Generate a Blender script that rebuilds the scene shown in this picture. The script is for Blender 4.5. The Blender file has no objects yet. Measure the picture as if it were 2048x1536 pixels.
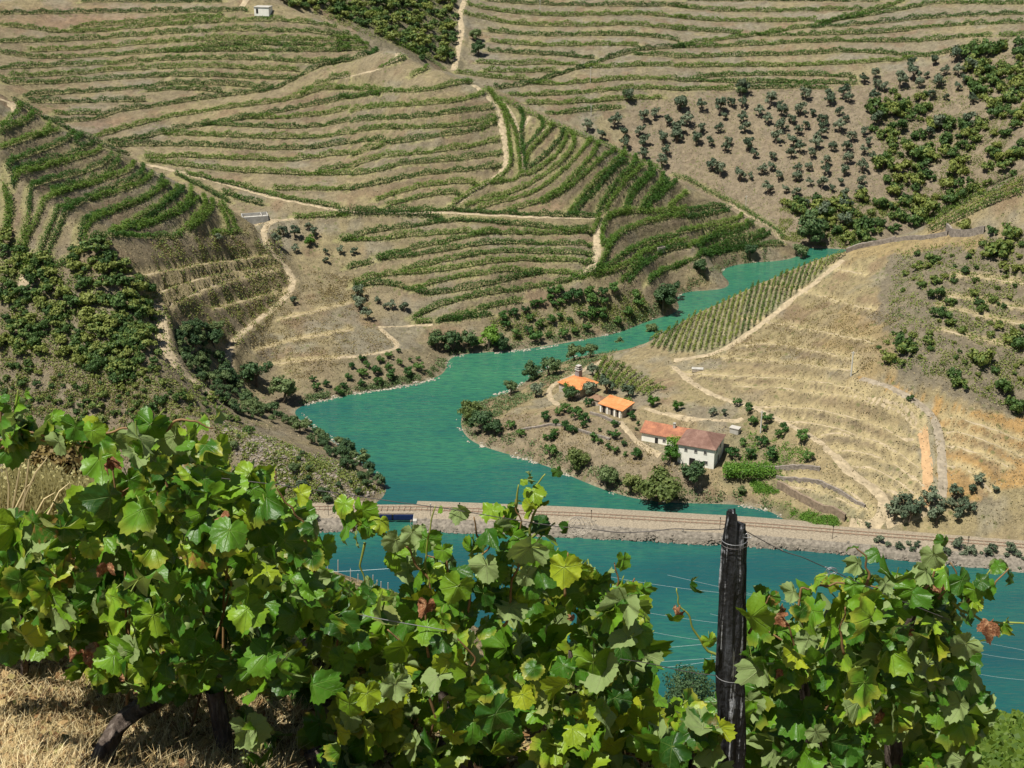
import bpy, bmesh, math, random
import numpy as np
from mathutils import Vector, Matrix, Euler
R = math.radians
random.seed(11); rng = np.random.default_rng(11)
scn = bpy.context.scene
COL = scn.collection
# ------------------------------------------------------------------ camera, sky, sun, exposure
H, FPX, PITCH = 180.0, 2900.0, R(22.5)
cam_d = bpy.data.cameras.new('camera'); cam = bpy.data.objects.new('camera', cam_d); COL.objects.link(cam)
cam.location = (0, 0, H); cam.rotation_euler = (R(90) - PITCH, 0, 0)
cam_d.sensor_width = 36; cam_d.lens = 36 * FPX / 2048; cam_d.clip_start = .05; cam_d.clip_end = 6000
scn.camera = cam
SUN_EL, SUN_AZ = R(65), (-.80, -.60)          # azimuth: horizontal direction towards the sun
world = bpy.data.worlds.new('World'); scn.world = world; world.use_nodes = True
wn = world.node_tree; bg = wn.nodes['Background']; sky = wn.nodes.new('ShaderNodeTexSky')
sky.sky_type = 'NISHITA'; sky.sun_disc = False; sky.sun_elevation = SUN_EL
sky.sun_rotation = math.atan2(SUN_AZ[0], SUN_AZ[1])
sky.air_density = 1.0; sky.dust_density = .6; sky.ozone_density = 1.2
wn.links.new(sky.outputs[0], bg.inputs[0]); bg.inputs[1].default_value = .05
sl = bpy.data.lights.new('sun', 'SUN'); sl.energy = 5.0; sl.angle = R(.53); sl.color = (1, .955, .87)
sun = bpy.data.objects.new('sun', sl); COL.objects.link(sun)
_n = math.hypot(*SUN_AZ)
sdir = Vector((SUN_AZ[0] / _n * math.cos(SUN_EL), SUN_AZ[1] / _n * math.cos(SUN_EL), math.sin(SUN_EL)))
sun.rotation_euler = sdir.to_track_quat('Z', 'Y').to_euler()
scn.view_settings.view_transform = 'Standard'; scn.view_settings.look = 'None'
scn.view_settings.exposure = 0.40; scn.view_settings.gamma = 1; scn.view_settings.use_curve_mapping = False
scn.cycles.max_bounces = 5; scn.cycles.diffuse_bounces = 2; scn.cycles.transparent_max_bounces = 4; scn.cycles.caustics_reflective = False; scn.cycles.caustics_refractive = False

# ------------------------------------------------------------------ ray helpers (where a thing seen from the lookout stands)
CP, SP = math.cos(PITCH), math.sin(PITCH)
def rays(u, v):
    u = np.asarray(u, float); v = np.asarray(v, float)
    a = (u - 1024) / FPX; b = -(v - 768) / FPX
    d = np.stack([a, CP + b * SP, -SP + b * CP], -1)
    return d
def P(u, v, z):
    """point at height z on the sight line"""
    d = rays(u, v); t = (z - H) / d[..., 2]
    return np.stack([d[..., 0] * t, d[..., 1] * t, np.full_like(t, z)], -1)
def PY(u, v, y):
    """point at horizontal distance y on the sight line"""
    d = rays(u, v); t = y / d[..., 1]
    return np.stack([d[..., 0] * t, d[..., 1] * t, H + d[..., 2] * t], -1)
def proj(x, y, z):
    dz = z - H
    f = y * CP - dz * SP; up = y * SP + dz * CP
    f = np.maximum(f, .01)
    return 1024 + FPX * x / f, 768 - FPX * up / f

# ------------------------------------------------------------------ noise
class Noise:
    def __init__(s, seed): s.g = np.random.default_rng(seed).random((256, 256))
    def __call__(s, x, y):
        x = np.asarray(x, float); y = np.asarray(y, float)
        xi = np.floor(x).astype(int); yi = np.floor(y).astype(int); fx = x - xi; fy = y - yi
        fx = fx * fx * (3 - 2 * fx); fy = fy * fy * (3 - 2 * fy)
        g = s.g; a = g[xi % 256, yi % 256]; b = g[(xi + 1) % 256, yi % 256]; c = g[xi % 256, (yi + 1) % 256]; d = g[(xi + 1) % 256, (yi + 1) % 256]
        return (a * (1 - fx) + b * fx) * (1 - fy) + (c * (1 - fx) + d * fx) * fy - .5
    def fbm(s, x, y, n=4, gain=.5):
        r = 0; a = 1
        for i in range(n): r = r + a * s(x * 2 ** i + 17.3 * i, y * 2 ** i - 9.1 * i); a *= gain
        return r
NZ = Noise(5); NZ2 = Noise(8); NZ3 = Noise(23)
def sstep(a, b, x):
    t = np.clip((x - a) / (b - a), 0, 1); return t * t * (3 - 2 * t)

# ------------------------------------------------------------------ object helpers
def tag(o, label=None, cat=None, group=None, kind=None):
    if label: o['label'] = label
    if cat: o['category'] = cat
    if group: o['group'] = group
    if kind: o['kind'] = kind
    return o
def link(o, parent=None):
    COL.objects.link(o)
    if parent is not None: o.parent = parent
    return o
def empty(name, loc=(0, 0, 0), rz=0.0):
    o = bpy.data.objects.new(name, None); o.location = loc; o.rotation_euler = (0, 0, rz); o.empty_display_size = .3
    return link(o)
def np_mesh(name, V, F, mats=(), mi=None, smooth=False, uv=None, col=None):
    """F: (M,k) array or list of such arrays"""
    Fs = F if isinstance(F, list) else [F]
    Fs = [np.asarray(f, np.int32) for f in Fs if len(f)]
    me = bpy.data.meshes.new(name)
    V = np.asarray(V, np.float32); me.vertices.add(len(V)); me.vertices.foreach_set('co', V.ravel())
    li = np.concatenate([f.ravel() for f in Fs]); cnt = np.concatenate([np.full(len(f), f.shape[1], np.int32) for f in Fs])
    me.loops.add(len(li)); me.loops.foreach_set('vertex_index', li)
    st = np.zeros(len(cnt), np.int32); st[1:] = np.cumsum(cnt)[:-1]
    me.polygons.add(len(cnt)); me.polygons.foreach_set('loop_start', st); me.polygons.foreach_set('loop_total', cnt)
    if mi is not None: me.polygons.foreach_set('material_index', np.asarray(mi, np.int32))
    me.polygons.foreach_set('use_smooth', np.full(len(cnt), smooth))
    for m in mats: me.materials.append(m)
    if uv is not None:
        l = me.uv_layers.new(name='UVMap'); l.data.foreach_set('uv', np.asarray(uv, np.float32)[li].ravel())
    if col is not None:
        a = me.color_attributes.new('Col', 'FLOAT_COLOR', 'POINT'); c = np.ones((len(V), 4), np.float32); c[:, :3] = col; a.data.foreach_set('color', c.ravel())
    me.update(); me.validate(); return me
def obj(name, me, parent=None): return link(bpy.data.objects.new(name, me), parent)
class MB:
    """mesh builder"""
    def __init__(s): s.v = []; s.q = []; s.t = []; s.n = 0
    def add(s, V, Q=(), T=()):
        V = np.asarray(V, float); s.v.append(V)
        if len(Q): s.q.append(np.asarray(Q) + s.n)
        if len(T): s.t.append(np.asarray(T) + s.n)
        s.n += len(V); return s
    def box(s, c, size, rz=0.0, top=1.0):
        x, y, z = np.asarray(size) / 2.; c = np.asarray(c, float)
        V = np.array([[-x, -y, -z], [x, -y, -z], [x, y, -z], [-x, y, -z], [-x * top, -y * top, z], [x * top, -y * top, z], [x * top, y * top, z], [-x * top, y * top, z]])
        ca, sa = math.cos(rz), math.sin(rz); V = np.c_[V[:, 0] * ca - V[:, 1] * sa, V[:, 0] * sa + V[:, 1] * ca, V[:, 2]] + c
        return s.add(V, [[0, 3, 2, 1], [4, 5, 6, 7], [0, 1, 5, 4], [1, 2, 6, 5], [2, 3, 7, 6], [3, 0, 4, 7]])
    def tube(s, pts, rad, n=6, cap=True):
        pts = np.asarray(pts, float); k = len(pts); rad = np.broadcast_to(rad, (k,))
        T = np.gradient(pts, axis=0); T /= np.maximum(np.linalg.norm(T, axis=1), 1e-9)[:, None]
        ref = np.array([0, 0, 1.]) if abs(T[:, 2]).mean() < .8 else np.array([1., 0, 0])
        A = np.cross(T, ref); A /= np.maximum(np.linalg.norm(A, axis=1), 1e-9)[:, None]; B = np.cross(T, A)
        th = np.arange(n) * 2 * math.pi / n
        V = pts[:, None] + rad[:, None, None] * (A[:, None] * np.cos(th)[None, :, None] + B[:, None] * np.sin(th)[None, :, None])
        i = np.arange(k - 1)[:, None] * n; j = np.arange(n)[None]; j2 = (j + 1) % n
        Q = np.stack([i + j, i + j2, i + n + j2, i + n + j], -1).reshape(-1, 4)
        V = V.reshape(-1, 3); Tt = []
        if cap:
            V = np.r_[V, pts[:1], pts[-1:]]
            jj = np.arange(n)
            Tt = np.r_[np.stack([jj, np.full(n, k * n), (jj + 1) % n], -1)[:, ::1], np.stack([(k - 1) * n + jj, (k - 1) * n + (jj + 1) % n, np.full(n, k * n + 1)], -1)]
        return s.add(V, Q, Tt)
    def mesh(s, name, mats=(), smooth=False, **k):
        V = np.concatenate(s.v); F = []
        if s.q: F.append(np.concatenate(s.q))
        if s.t: F.append(np.concatenate(s.t))
        return np_mesh(name, V, F, mats, smooth=smooth, **k)
    def build(s, name, mat, parent=None, smooth=False): return obj(name, s.mesh(name, [mat], smooth), parent)

# ------------------------------------------------------------------ material helpers
class NT:
    def __init__(s, name):
        s.m = bpy.data.materials.new(name); s.m.use_nodes = True; s.t = s.m.node_tree; s.b = s.t.nodes['Principled BSDF']; s.out = s.t.nodes['Material Output']
    def n(s, ty, **k):
        x = s.t.nodes.new(ty)
        for a, b in k.items():
            if a.startswith('i_'):
                key = a[2:]; key = int(key) if key.isdigit() else key.replace('_', ' ')
                if hasattr(b, 'bl_idname') or hasattr(b, 'is_output'): s.t.links.new(b, x.inputs[key])
                else: x.inputs[key].default_value = b
            else: setattr(x, a, b)
        return x
    def noise(s, scale, detail=3, vec=None, rough=.55, **k):
        x = s.n('ShaderNodeTexNoise', **k); x.inputs['Scale'].default_value = scale; x.inputs['Detail'].default_value = detail; x.inputs['Roughness'].default_value = rough
        if vec is not None: s.t.links.new(vec, x.inputs['Vector'])
        return x.outputs['Fac']
    def math(s, op, a, b=None, clamp=False):
        x = s.n('ShaderNodeMath', operation=op, use_clamp=clamp)
        for i, q in enumerate((a, b)):
            if q is None: continue
            if isinstance(q, (int, float)): x.inputs[i].default_value = q
            else: s.t.links.new(q, x.inputs[i])
        return x.outputs[0]
    def ramp(s, fac, stops, interp='LINEAR'):
        x = s.n('ShaderNodeValToRGB'); x.color_ramp.interpolation = interp; e = x.color_ramp.elements
        while len(e) < len(stops): e.new(.5)
        for i, (p, c) in enumerate(stops): e[i].position = p; e[i].color = (*c, 1) if not isinstance(c, (int, float)) else (c, c, c, 1)
        s.t.links.new(fac, x.inputs[0]); return x.outputs[0]
    def mix(s, fac, a, b, mode='MIX'):
        x = s.n('ShaderNodeMix', data_type='RGBA', blend_type=mode)
        for k, q in ((0, fac), (6, a), (7, b)):
            if isinstance(q, (int, float)) and k == 0: x.inputs[k].default_value = q
            elif isinstance(q, (tuple, list)): x.inputs[k].default_value = (*q, 1)
            elif isinstance(q, (int, float)): x.inputs[k].default_value = (q, q, q, 1)
            else: s.t.links.new(q, x.inputs[k])
        return x.outputs[2]
    def base(s, c, rough=.85, spec=.3, metal=0):
        if isinstance(c, (tuple, list)): s.b.inputs['Base Color'].default_value = (*c, 1)
        else: s.t.links.new(c, s.b.inputs['Base Color'])
        if isinstance(rough, (int, float)): s.b.inputs['Roughness'].default_value = rough
        else: s.t.links.new(rough, s.b.inputs['Roughness'])
        s.b.inputs['Specular IOR Level'].default_value = spec; s.b.inputs['Metallic'].default_value = metal; return s
    def bump(s, h, strength=.5, dist=.1):
        x = s.n('ShaderNodeBump'); x.inputs['Strength'].default_value = strength; x.inputs['Distance'].default_value = dist
        s.t.links.new(h, x.inputs['Height']); s.t.links.new(x.outputs[0], s.b.inputs['Normal']); return s
    def pos(s): return s.n('ShaderNodeNewGeometry').outputs['Position']
    def objc(s): return s.n('ShaderNodeTexCoord').outputs['Object']
    def rnd(s): return s.n('ShaderNodeObjectInfo').outputs['Random']
def simple(name, c, rough=.85, var=.25, scale=4., spec=.3, metal=0, bump=0., world=False):
    m = NT(name); v = m.pos() if world else m.objc()
    f = m.noise(scale, 4, v)
    c0 = tuple(x * (1 - var) for x in c); c1 = tuple(min(1, x * (1 + var)) for x in c)
    m.base(m.ramp(f, [(.3, c0), (.7, c1)]), rough, spec, metal)
    if bump: m.bump(m.noise(scale * 3, 4, v), .6, bump)
    return m.m
def leafmat(name, dark, mid, light, trans=.25, wscale=.35, rough=.6):
    """foliage: colour by plant and by clump, light passes through the leaves"""
    m = NT(name); g = m.n('ShaderNodeNewGeometry')
    f = m.noise(wscale, 3, g.outputs['Position']); f2 = m.math('MULTIPLY', m.rnd(), .62)
    f3 = m.math('MULTIPLY', g.outputs['Random Per Island'], .35)
    s_ = m.math('ADD', m.math('ADD', m.math('MULTIPLY', f, .6), f2), f3)
    c = m.ramp(s_, [(.3, dark), (.72, mid), (1., light)])
    m.base(c, rough, .25)
    tr = m.n('ShaderNodeBsdfTranslucent'); hs = m.n('ShaderNodeHueSaturation', i_Saturation=1.15, i_Value=1.5); m.t.links.new(c, hs.inputs['Color']); m.t.links.new(hs.outputs[0], tr.inputs[0])
    mx = m.n('ShaderNodeMixShader'); mx.inputs[0].default_value = trans
    m.t.links.new(m.b.outputs[0], mx.inputs[1]); m.t.links.new(tr.outputs[0], mx.inputs[2]); m.t.links.new(mx.outputs[0], m.out.inputs[0])
    return m.m
# ------------------------------------------------------------------ terrain: four hills, each a smooth surface through surveyed points
class RBF:
    def __init__(s, pts, c=14.):
        p = np.asarray(pts, float); s.x = p[:, :2]; s.c = c; n = len(p)
        A = s.k(s.x); Q = np.c_[np.ones(n), s.x / 100.]
        M = np.block([[A + np.eye(n) * -.6, Q], [Q.T, np.zeros((3, 3))]])
        w = np.linalg.solve(M, np.r_[p[:, 2], 0, 0, 0]); s.w = w[:n]; s.l = w[n:]
    def k(s, q):
        d = ((q[:, None] - s.x[None]) ** 2).sum(-1); return np.sqrt(d + s.c ** 2)
    def __call__(s, x, y):
        q = np.c_[np.ravel(x), np.ravel(y)]; out = np.empty(len(q))
        for i in range(0, len(q), 60000):
            b = q[i:i + 60000]; out[i:i + 60000] = s.k(b) @ s.w + np.c_[np.ones(len(b)), b / 100.] @ s.l
        return out.reshape(np.shape(x))
def ctrl(lst, back=()):
    o = [P(u, v, float(z)) for u, v, z in lst]
    for u, v, z, dd, dz in back:         # falls away behind a ridge
        p = P(u, v, float(z)); r = math.hypot(p[0], p[1]); k = (r + dd) / r; o.append(np.array([p[0] * k, p[1] * k, z + dz]))
    return o
def W(*a): return [np.array(p, float) for p in a]
# hill A: terraced hill across the side river with its low promontory
A_sh = [(1570,517),(1500,525),(1440,543),(1390,572),(1350,602),(1320,628),(1270,652),(1200,672),(1120,692),(1040,702),(960,707),(895,714),(902,742),(875,757),(820,771),(740,783),(680,793),(600,811)]
A_c = [(u, v, 0) for u, v in A_sh] + [
 (1560,480,7),(1480,440,15),(1400,500,14),(1320,560,12),(1200,570,15),(1200,500,23),(1200,430,30),(1330,430,24),(1400,390,25),(1300,330,40),(1200,350,42),(1200,285,50),
 (1050,620,8),(1000,560,18),(1000,500,25),(1000,430,33),(1000,350,43),(1000,270,54),(1000,190,66),(1100,235,58),(900,620,10),(850,560,17),(880,160,72),(780,95,80),
 (840,700,4),(760,720,6),(700,700,8),(640,760,4),(640,700,9),(740,640,9),(700,600,13),(600,620,14),(700,500,24),(700,430,33),(700,300,48),(700,200,61),(700,110,74),(640,50,84),(520,40,86),
 (560,700,8),(540,760,3.5),(500,620,15),(520,520,24),(560,460,30),(480,440,33),(500,560,20),(500,350,42),(500,250,54),(500,150,67),(350,300,47),(300,200,60),(300,100,74),(300,20,86),(100,200,62),(0,100,76),(0,10,90),(200,-60,98),(-100,150,74),(500,-30,97),(-150,30,90),
 (880,690,3),(850,665,5)]
A_b = [(1570,517,0,25,-5),(1560,480,7,22,-9),(1480,440,15,22,-10),(1400,385,25,30,-14),(1300,330,40,30,-15),(1200,285,50,30,-15),(1100,235,58,35,-16),(1000,190,66,35,-16),(880,160,72,40,-16),(780,95,80,40,-12),(640,50,84,40,-10),(880,160,72,80,-30),(1200,285,50,70,-35),(640,50,84,90,-14)]
# water side drops
A_w = W((60,440,-4),(0,440,-4),(-40,400,-4),(100,490,-5),(-30,360,-5),(150,520,-5),(200,560,-6),(0,300,-30),(100,420,-10),(-150,300,-20),(-250,350,-20),(260,600,-15))
A_c2 = ctrl(A_c, A_b) + A_w
# hill B and the scrub spur F: near left slope
F_c = [(775,990,0),(740,942,0),(700,903,0),(640,862,0),(600,815,0),(720,998,1.5),(600,1012,3.5),(500,1014,4),(300,1015,4.5),(0,1015,5),(-150,1015,5),
 (600,940,9),(700,955,5),(600,895,9),(500,950,14),(500,880,13),(400,900,18),(300,900,17),(300,800,23),(430,830,15),(520,840,8),(450,960,11),(150,900,19),(0,900,19),(0,800,28),(150,800,26),
 (300,720,30),(150,700,34),(0,700,37),(300,640,35),(380,700,21),(420,640,23),(480,790,6),(340,560,40),(400,560,31),(150,600,43),(0,600,46),(120,510,54),(0,500,56),(300,480,46),(400,470,42),(480,470,36),(470,540,27),
 (480,432,40),(330,350,57),(200,280,70),(0,190,84),(100,350,66),(0,350,72),(200,400,57),(-150,300,82),(-150,120,95),(-150,500,62),(-150,700,42)]
F_b = [(480,432,40,25,-14),(330,350,57,30,-18),(200,280,70,35,-20),(0,190,84,45,-18),(330,350,57,70,-34),(0,190,84,90,-30),(-150,120,95,60,-20)]
F_w = W((-20,400,-6),(0,365,-6),(-40,440,-3),(-10,340,-8),(20,380,-14),(0,460,-10),(60,500,-20),(60,350,-25),(-30,480,-2),(0,540,-20),(-60,310,-6),(-200,310,-6),(-60,560,-5),(0,640,-20))
F_c2 = ctrl(F_c, F_b) + F_w
# hill D: peninsula with the farm and the slope on the right
D_sh = [(1350,662),(1300,667),(1240,690),(1150,712),(1080,742),(1020,782),(940,806),(915,850),(940,885),(1000,905),(1080,928),(1150,958),(1200,978),(1290,1002),(1400,1006),(1470,1011),(1530,1020),(1572,1042)]
D_c = [(u, v, 0) for u, v in D_sh] + [(1640,1042,4),(1700,1055,4.5),(1850,1075,4.6),(2048,1085,4.8),(2200,1100,5),
 (1410,935,6.5),(1300,940,5),(1290,885,8),(1200,900,6),(1100,860,6),(1000,850,3.5),(1060,790,4.5),(1160,800,7),(1110,750,4.5),(1230,830,9),(1200,740,6),(1230,705,4),(1290,760,9.5),(1320,718,10),(1282,688,5.5),
 (1470,870,10),(1560,870,12),(1450,800,13),(1380,780,11.5),(1400,740,12),(1430,706,14),(1500,660,18.5),(1600,585,27),(1690,513,37),
 (1380,632,12),(1500,578,22),(1600,535,31),(1600,740,20),(1700,740,26),(1700,660,29),(1800,760,27),(1800,620,36),(1780,540,39),(1900,650,38),(1900,470,50),(1960,800,26),(1750,870,15),(1650,900,13),(1650,980,6.5),(1700,1020,5),(1800,1000,8),(1850,940,12),(1900,1000,10),(1850,850,19),
 (2048,1000,12),(2048,900,17),(2048,800,25),(2048,600,42),(2048,450,58),(2048,350,69),(1950,400,58),(1850,445,47),(1900,560,44),(2200,900,20),(2200,600,48),(2200,300,80),(2350,700,45),(2350,250,90)]
D_b = [(1380,632,12,25,-12),(1500,578,22,25,-14),(1600,535,31,30,-17),(1690,510,37,35,-20),(1850,440,47,40,-22),(1950,400,58,40,-24),(2048,345,69,40,-24),(2200,300,80,50,-24),(1500,578,22,55,-26),(1600,535,31,70,-35),(1690,510,37,90,-42),(1950,400,58,100,-55),(2200,300,80,120,-60)]
D_w = W((-30,360,-5),(10,360,-5),(30,345,-4),(55,343,-3),(-30,400,-5),(-10,440,-4),(40,470,-5),(90,500,-5),(130,540,-6),(60,320,-10),(150,290,-12),(-100,420,-15),(0,500,-15),(100,560,-10),(180,600,-8),(20,320,-12),(250,290,-10),(100,305,-10))
D_c2 = ctrl(D_c, D_b) + D_w
# hill C: back slope
C_c = [(1650,497,0),(1560,489,1),(1750,480,3),(1900,470,3),(1500,400,11),(1400,330,21),(1300,270,30),(1200,215,40),(1100,180,46),(1000,160,50),(930,150,52),(920,60,66),(880,130,56),(930,0,76),
 (1650,400,14),(1800,400,14),(1950,400,16),(1500,250,34),(1700,250,36),(1900,250,38),(2048,250,44),(1500,150,50),(1700,150,52),(1900,150,54),(2048,150,58),(1300,150,51),(1500,50,66),(1700,50,68),(1900,50,70),(2048,50,74),(1200,50,67),(1500,-60,84),(1900,-60,88),(1200,-60,85),
 (800,80,70),(700,30,80),(600,0,88),(700,-60,96),(850,0,79),(2200,100,72),(2200,300,48),(500,-60,100),(300,-80,104)]
C_w = W((200,570,-3),(150,560,-8),(100,540,-14),(260,560,-2),(60,560,-14),(-50,600,10),(0,500,-30),(-200,600,10),(-200,500,-30),(250,480,-30),(350,520,-10),(0,950,150),(200,950,150),(-200,950,150),(350,800,120),(-300,800,110),(400,1100,180),(-400,1100,180),(0,1100,190))
C_c2 = ctrl(C_c) + C_w
SURF = [RBF(A_c2), RBF(F_c2), RBF(D_c2), RBF(C_c2)]
GX0, GX1, GY0, GY1, GD = -310, 310, 300, 860, 1.0
gx = np.arange(GX0, GX1 + .1, GD); gy = np.arange(GY0, GY1 + .1, GD)
XX, YY = np.meshgrid(gx, gy)                      # [iy, ix]
HS = np.stack([s(XX, YY) for s in SURF]); WHO = HS.argmax(0)
def smax(a, k):                                   # smooth union
    m = a.max(0); return m + np.log(np.exp(np.clip((a - m) / k, -30, 0)).sum(0)) * k
Z0 = smax(HS, .8) - .35
Z0 = np.maximum(Z0, -4)
land = sstep(.3, 4, Z0)
Z0 = Z0 + land * (NZ.fbm(XX / 22, YY / 22, 4) * 1.5)
ZB = Z0.copy()                                    # smooth ground before terraces
ZT = Z0.copy()
def samp(A, x, y):
    fx = np.clip((np.asarray(x, float) - GX0) / GD, 0, len(gx) - 1.001); fy = np.clip((np.asarray(y, float) - GY0) / GD, 0, len(gy) - 1.001)
    i = fx.astype(int); j = fy.astype(int); a = fx - i; b = fy - j
    return (A[j, i] * (1 - a) + A[j, i + 1] * a) * (1 - b) + (A[j + 1, i] * (1 - a) + A[j + 1, i + 1] * a) * b
def gz(x, y): return samp(ZT, x, y)
def cast(u, v, A=None, y0=304., y1=855.):
    """first ground point met by each sight line"""
    A = ZB if A is None else A
    u = np.atleast_1d(np.asarray(u, float)); v = np.atleast_1d(np.asarray(v, float)); d = rays(u, v)
    s = np.arange(y0, y1, 1.0); t = s[None] / d[:, 1][:, None]
    x = d[:, 0][:, None] * t; y = np.broadcast_to(s[None], x.shape); z = H + d[:, 2][:, None] * t
    g = np.maximum(samp(A, x, y), -.0); hit = z <= g; hit[:, -1] = True; k = hit.argmax(1); k = np.maximum(k, 1)
    r = np.arange(len(u)); f0 = (z - g)[r, k - 1]; f1 = (z - g)[r, k]; w = np.clip(f0 / np.maximum(f0 - f1, 1e-6), 0, 1)
    yy = s[k - 1] + w; tt = yy / d[:, 1]
    return np.c_[d[:, 0] * tt, yy, H + d[:, 2] * tt]
UU, VV = proj(XX, YY, ZT)
def inpoly(poly, u=None, v=None):
    u = UU if u is None else u; v = VV if v is None else v; r = np.zeros(u.shape, bool); n = len(poly); j = n - 1
    for i in range(n):
        (x0, y0), (x1, y1) = poly[i], poly[j]
        if y0 != y1: r ^= ((y0 > v) != (y1 > v)) & (u < (x1 - x0) * (v - y0) / (y1 - y0) + x0)
        j = i
    return r
# ------------------------------------------------------------------ surveyed vine rows: (offset u, offset v) and points in 1/2.9257 pixel
K = 700 / 2048.
def pl(off, s): return [[(off[0] + x * K, off[1] + y * K) for x, y in (tuple(map(float, p.split(','))) for p in l.split())] for l in s.strip().split('\n') if l.strip()]
ROWS = {}
ROWS['A'] = pl((0, 0), '''480,15 700,10 1000,20 1300,12
0,85 400,80 800,75 1200,72 1450,70
420,170 700,145 1000,118 1300,100
0,155 130,165 350,195 600,185 850,160 1100,145 1400,125 1700,125 2000,170
0,250 350,245 650,225 900,205 1200,185 1500,180 1800,190 2048,215
170,305 500,290 800,265 1050,245 1300,235 1600,235 2048,240
0,310 130,340 350,345 650,325 900,315 1100,285 1300,270 1700,265 2048,272
0,405 500,385 900,360 1200,345 1500,350 1800,370 1980,365
960,310 1300,300 1700,305 2048,300
60,455 400,440 700,415 1000,400 1200,395 1500,410 1750,420
0,470 60,500 300,490 700,465 1000,445 1300,450 1600,465 1700,460
140,570 400,548 700,530 900,510 1050,490 1300,500 1500,515 1600,520
170,600 400,605 600,600 850,595
850,540 1000,525 1150,530 1300,545
320,670 590,670
320,710 500,715 600,690 700,650 900,630 1050,600 1200,580 1400,555 1600,530 1720,470 1850,395 2048,360
560,805 700,765 900,710 1100,670 1300,640 1500,615 1700,590 1850,535 2000,520
1760,550 1850,500 2048,460
620,840 850,810 1000,765 1200,735 1400,705 1600,665 1800,625 2048,575
1180,735 1400,740 1700,755 1900,740 2048,710
1400,695 1600,700 1850,680 2048,640
950,790 1200,795 1500,810 1800,815 2048,785
640,860 900,850 1180,860 1400,870 1650,880 1850,870 2048,840
850,920 1100,920 1400,935 1700,945 1850,925 2048,905
850,940 1100,980 1400,1010 1700,1020 1850,1030 2048,1020
1850,1020 1950,990 2048,975
1600,1115 1800,1110 2048,1115
1090,1020 1300,1075 1500,1120 1700,1170 1990,1220
1310,1135 1430,1180 1540,1205
1720,1275 2048,1270''')
ROWS['A'] += pl((674, 0), '''0,55 150,75 260,90
0,235 200,238
0,265 180,265
0,300 180,290
0,365 150,340 250,300 300,260
250,410 330,385 400,345
430,460 520,410 560,385
0,520 200,530 400,545 560,530 700,495 790,485
0,590 150,565 250,560
80,660 200,630 450,625 650,605 780,580 870,550
80,720 200,700 450,695 650,670 800,650 920,640
80,790 200,755 500,755 700,745 850,720 940,690
840,770 900,740 935,715
80,855 150,825 250,830 330,850 500,815 700,790 850,760
80,920 150,890 280,860
80,990 150,950 300,920 500,900 700,880 850,850 950,825
80,1030 200,1015 400,960 600,950 800,930 960,905
80,1115 150,1095 350,1060 500,1020 700,1010 960,975
230,1180 400,1120 550,1085 700,1075 830,1070
290,1210 450,1170 600,1140 720,1130
110,1245 300,1240 500,1230 700,1225 820,1245 1000,1250 1250,1265 1510,1270''')
ROWS['N'] = pl((674, 0), '''680,1205 800,1130 900,1080 1010,1010 1020,930 1005,800 985,700 960,620 880,530
1075,1020 1065,900 1050,800 1010,690 960,600
1105,1000 1090,900 1070,770 1100,690 1060,640
1090,880 1160,810 1220,740 1180,690
1110,960 1110,900 1190,840 1270,740
750,1215 900,1160 1050,1130 1150,1070 1280,990 1370,900 1395,830 1370,770
1120,990 1230,910 1300,830 1330,770
900,1090 1110,1035 1200,990 1320,880 1350,790
820,1225 1000,1180 1150,1140 1300,1030 1400,930 1460,850 1490,820
1000,1235 1200,1190 1350,1080 1430,990 1510,900 1530,840
1200,1200 1330,1130 1450,1030 1540,940 1630,880
1350,1250 1430,1160 1520,1060 1600,980 1670,930 1685,890
1390,1250 1470,1170 1580,1050 1620,990 1700,950
1520,1250 1580,1150 1650,1050 1740,980 1750,920
1570,1240 1630,1140 1700,1060 1790,980
1680,1240 1700,1160 1760,1080 1840,1010 1830,960
1700,1240 1740,1130 1860,1030 1860,1000
1770,1240 1820,1160 1900,1080 1910,1020
1810,1240 1870,1140 1940,1060
1850,1190 1950,1110 1985,1060
1940,1220 2048,1130
1580,1300 1600,1265 1700,1255 2048,1235''') + pl((674, 400), '''1550,270 1550,180 1590,100 1700,85
1550,290 1640,210 1800,140 1900,115 2048,100
1400,480 1550,430 1650,350 1750,280 1900,230 2048,190
1520,430 1560,370 1590,300 1640,215
1420,480 1600,440 1720,370 1850,280 2048,240
1660,490 1720,420 1800,360
1700,490 1780,400 1900,310 2048,275
1820,500 1870,440 1950,400 2048,370
1490,190 1540,115''') + pl((1348, 400), '''80,65 150,55 330,40
80,115 150,100 300,75 340,55
80,190 150,170 300,140 400,110 400,80
80,280 120,270 220,200 330,170 430,150 440,115
130,280 250,220 400,190 490,130
140,340 250,270 400,230 500,210 540,170
170,330 300,290 450,260 560,210 570,170
190,330 350,300 500,275 640,270
0,410 80,360 150,345''')
ROWS['T'] = pl((674, 400), '''0,95 300,100 500,105 620,120
30,245 130,205 400,165 620,135 750,120 950,140 1200,165 1350,180 1480,190
20,240 250,240 450,215 700,195 1000,200 1250,205 1480,195
230,340 400,300 600,260 800,215 950,200
240,355 450,330 650,300 850,265 1000,255 1250,265 1490,265
380,415 600,370 800,325 950,305 1200,315 1500,320
100,490 250,450 420,435 600,425 800,385 1000,355 1250,360 1500,365
440,525 600,480 800,445 1000,415 1150,425 1300,435 1440,435
100,510 300,495 400,520 520,560 700,540 900,500 1100,445 1200,440
440,700 600,620 800,570 1000,540 1200,510 1400,475
580,715 750,680 900,625 1080,600
590,720 750,700 900,680
460,715 550,715
60,405 200,370''')
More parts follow.
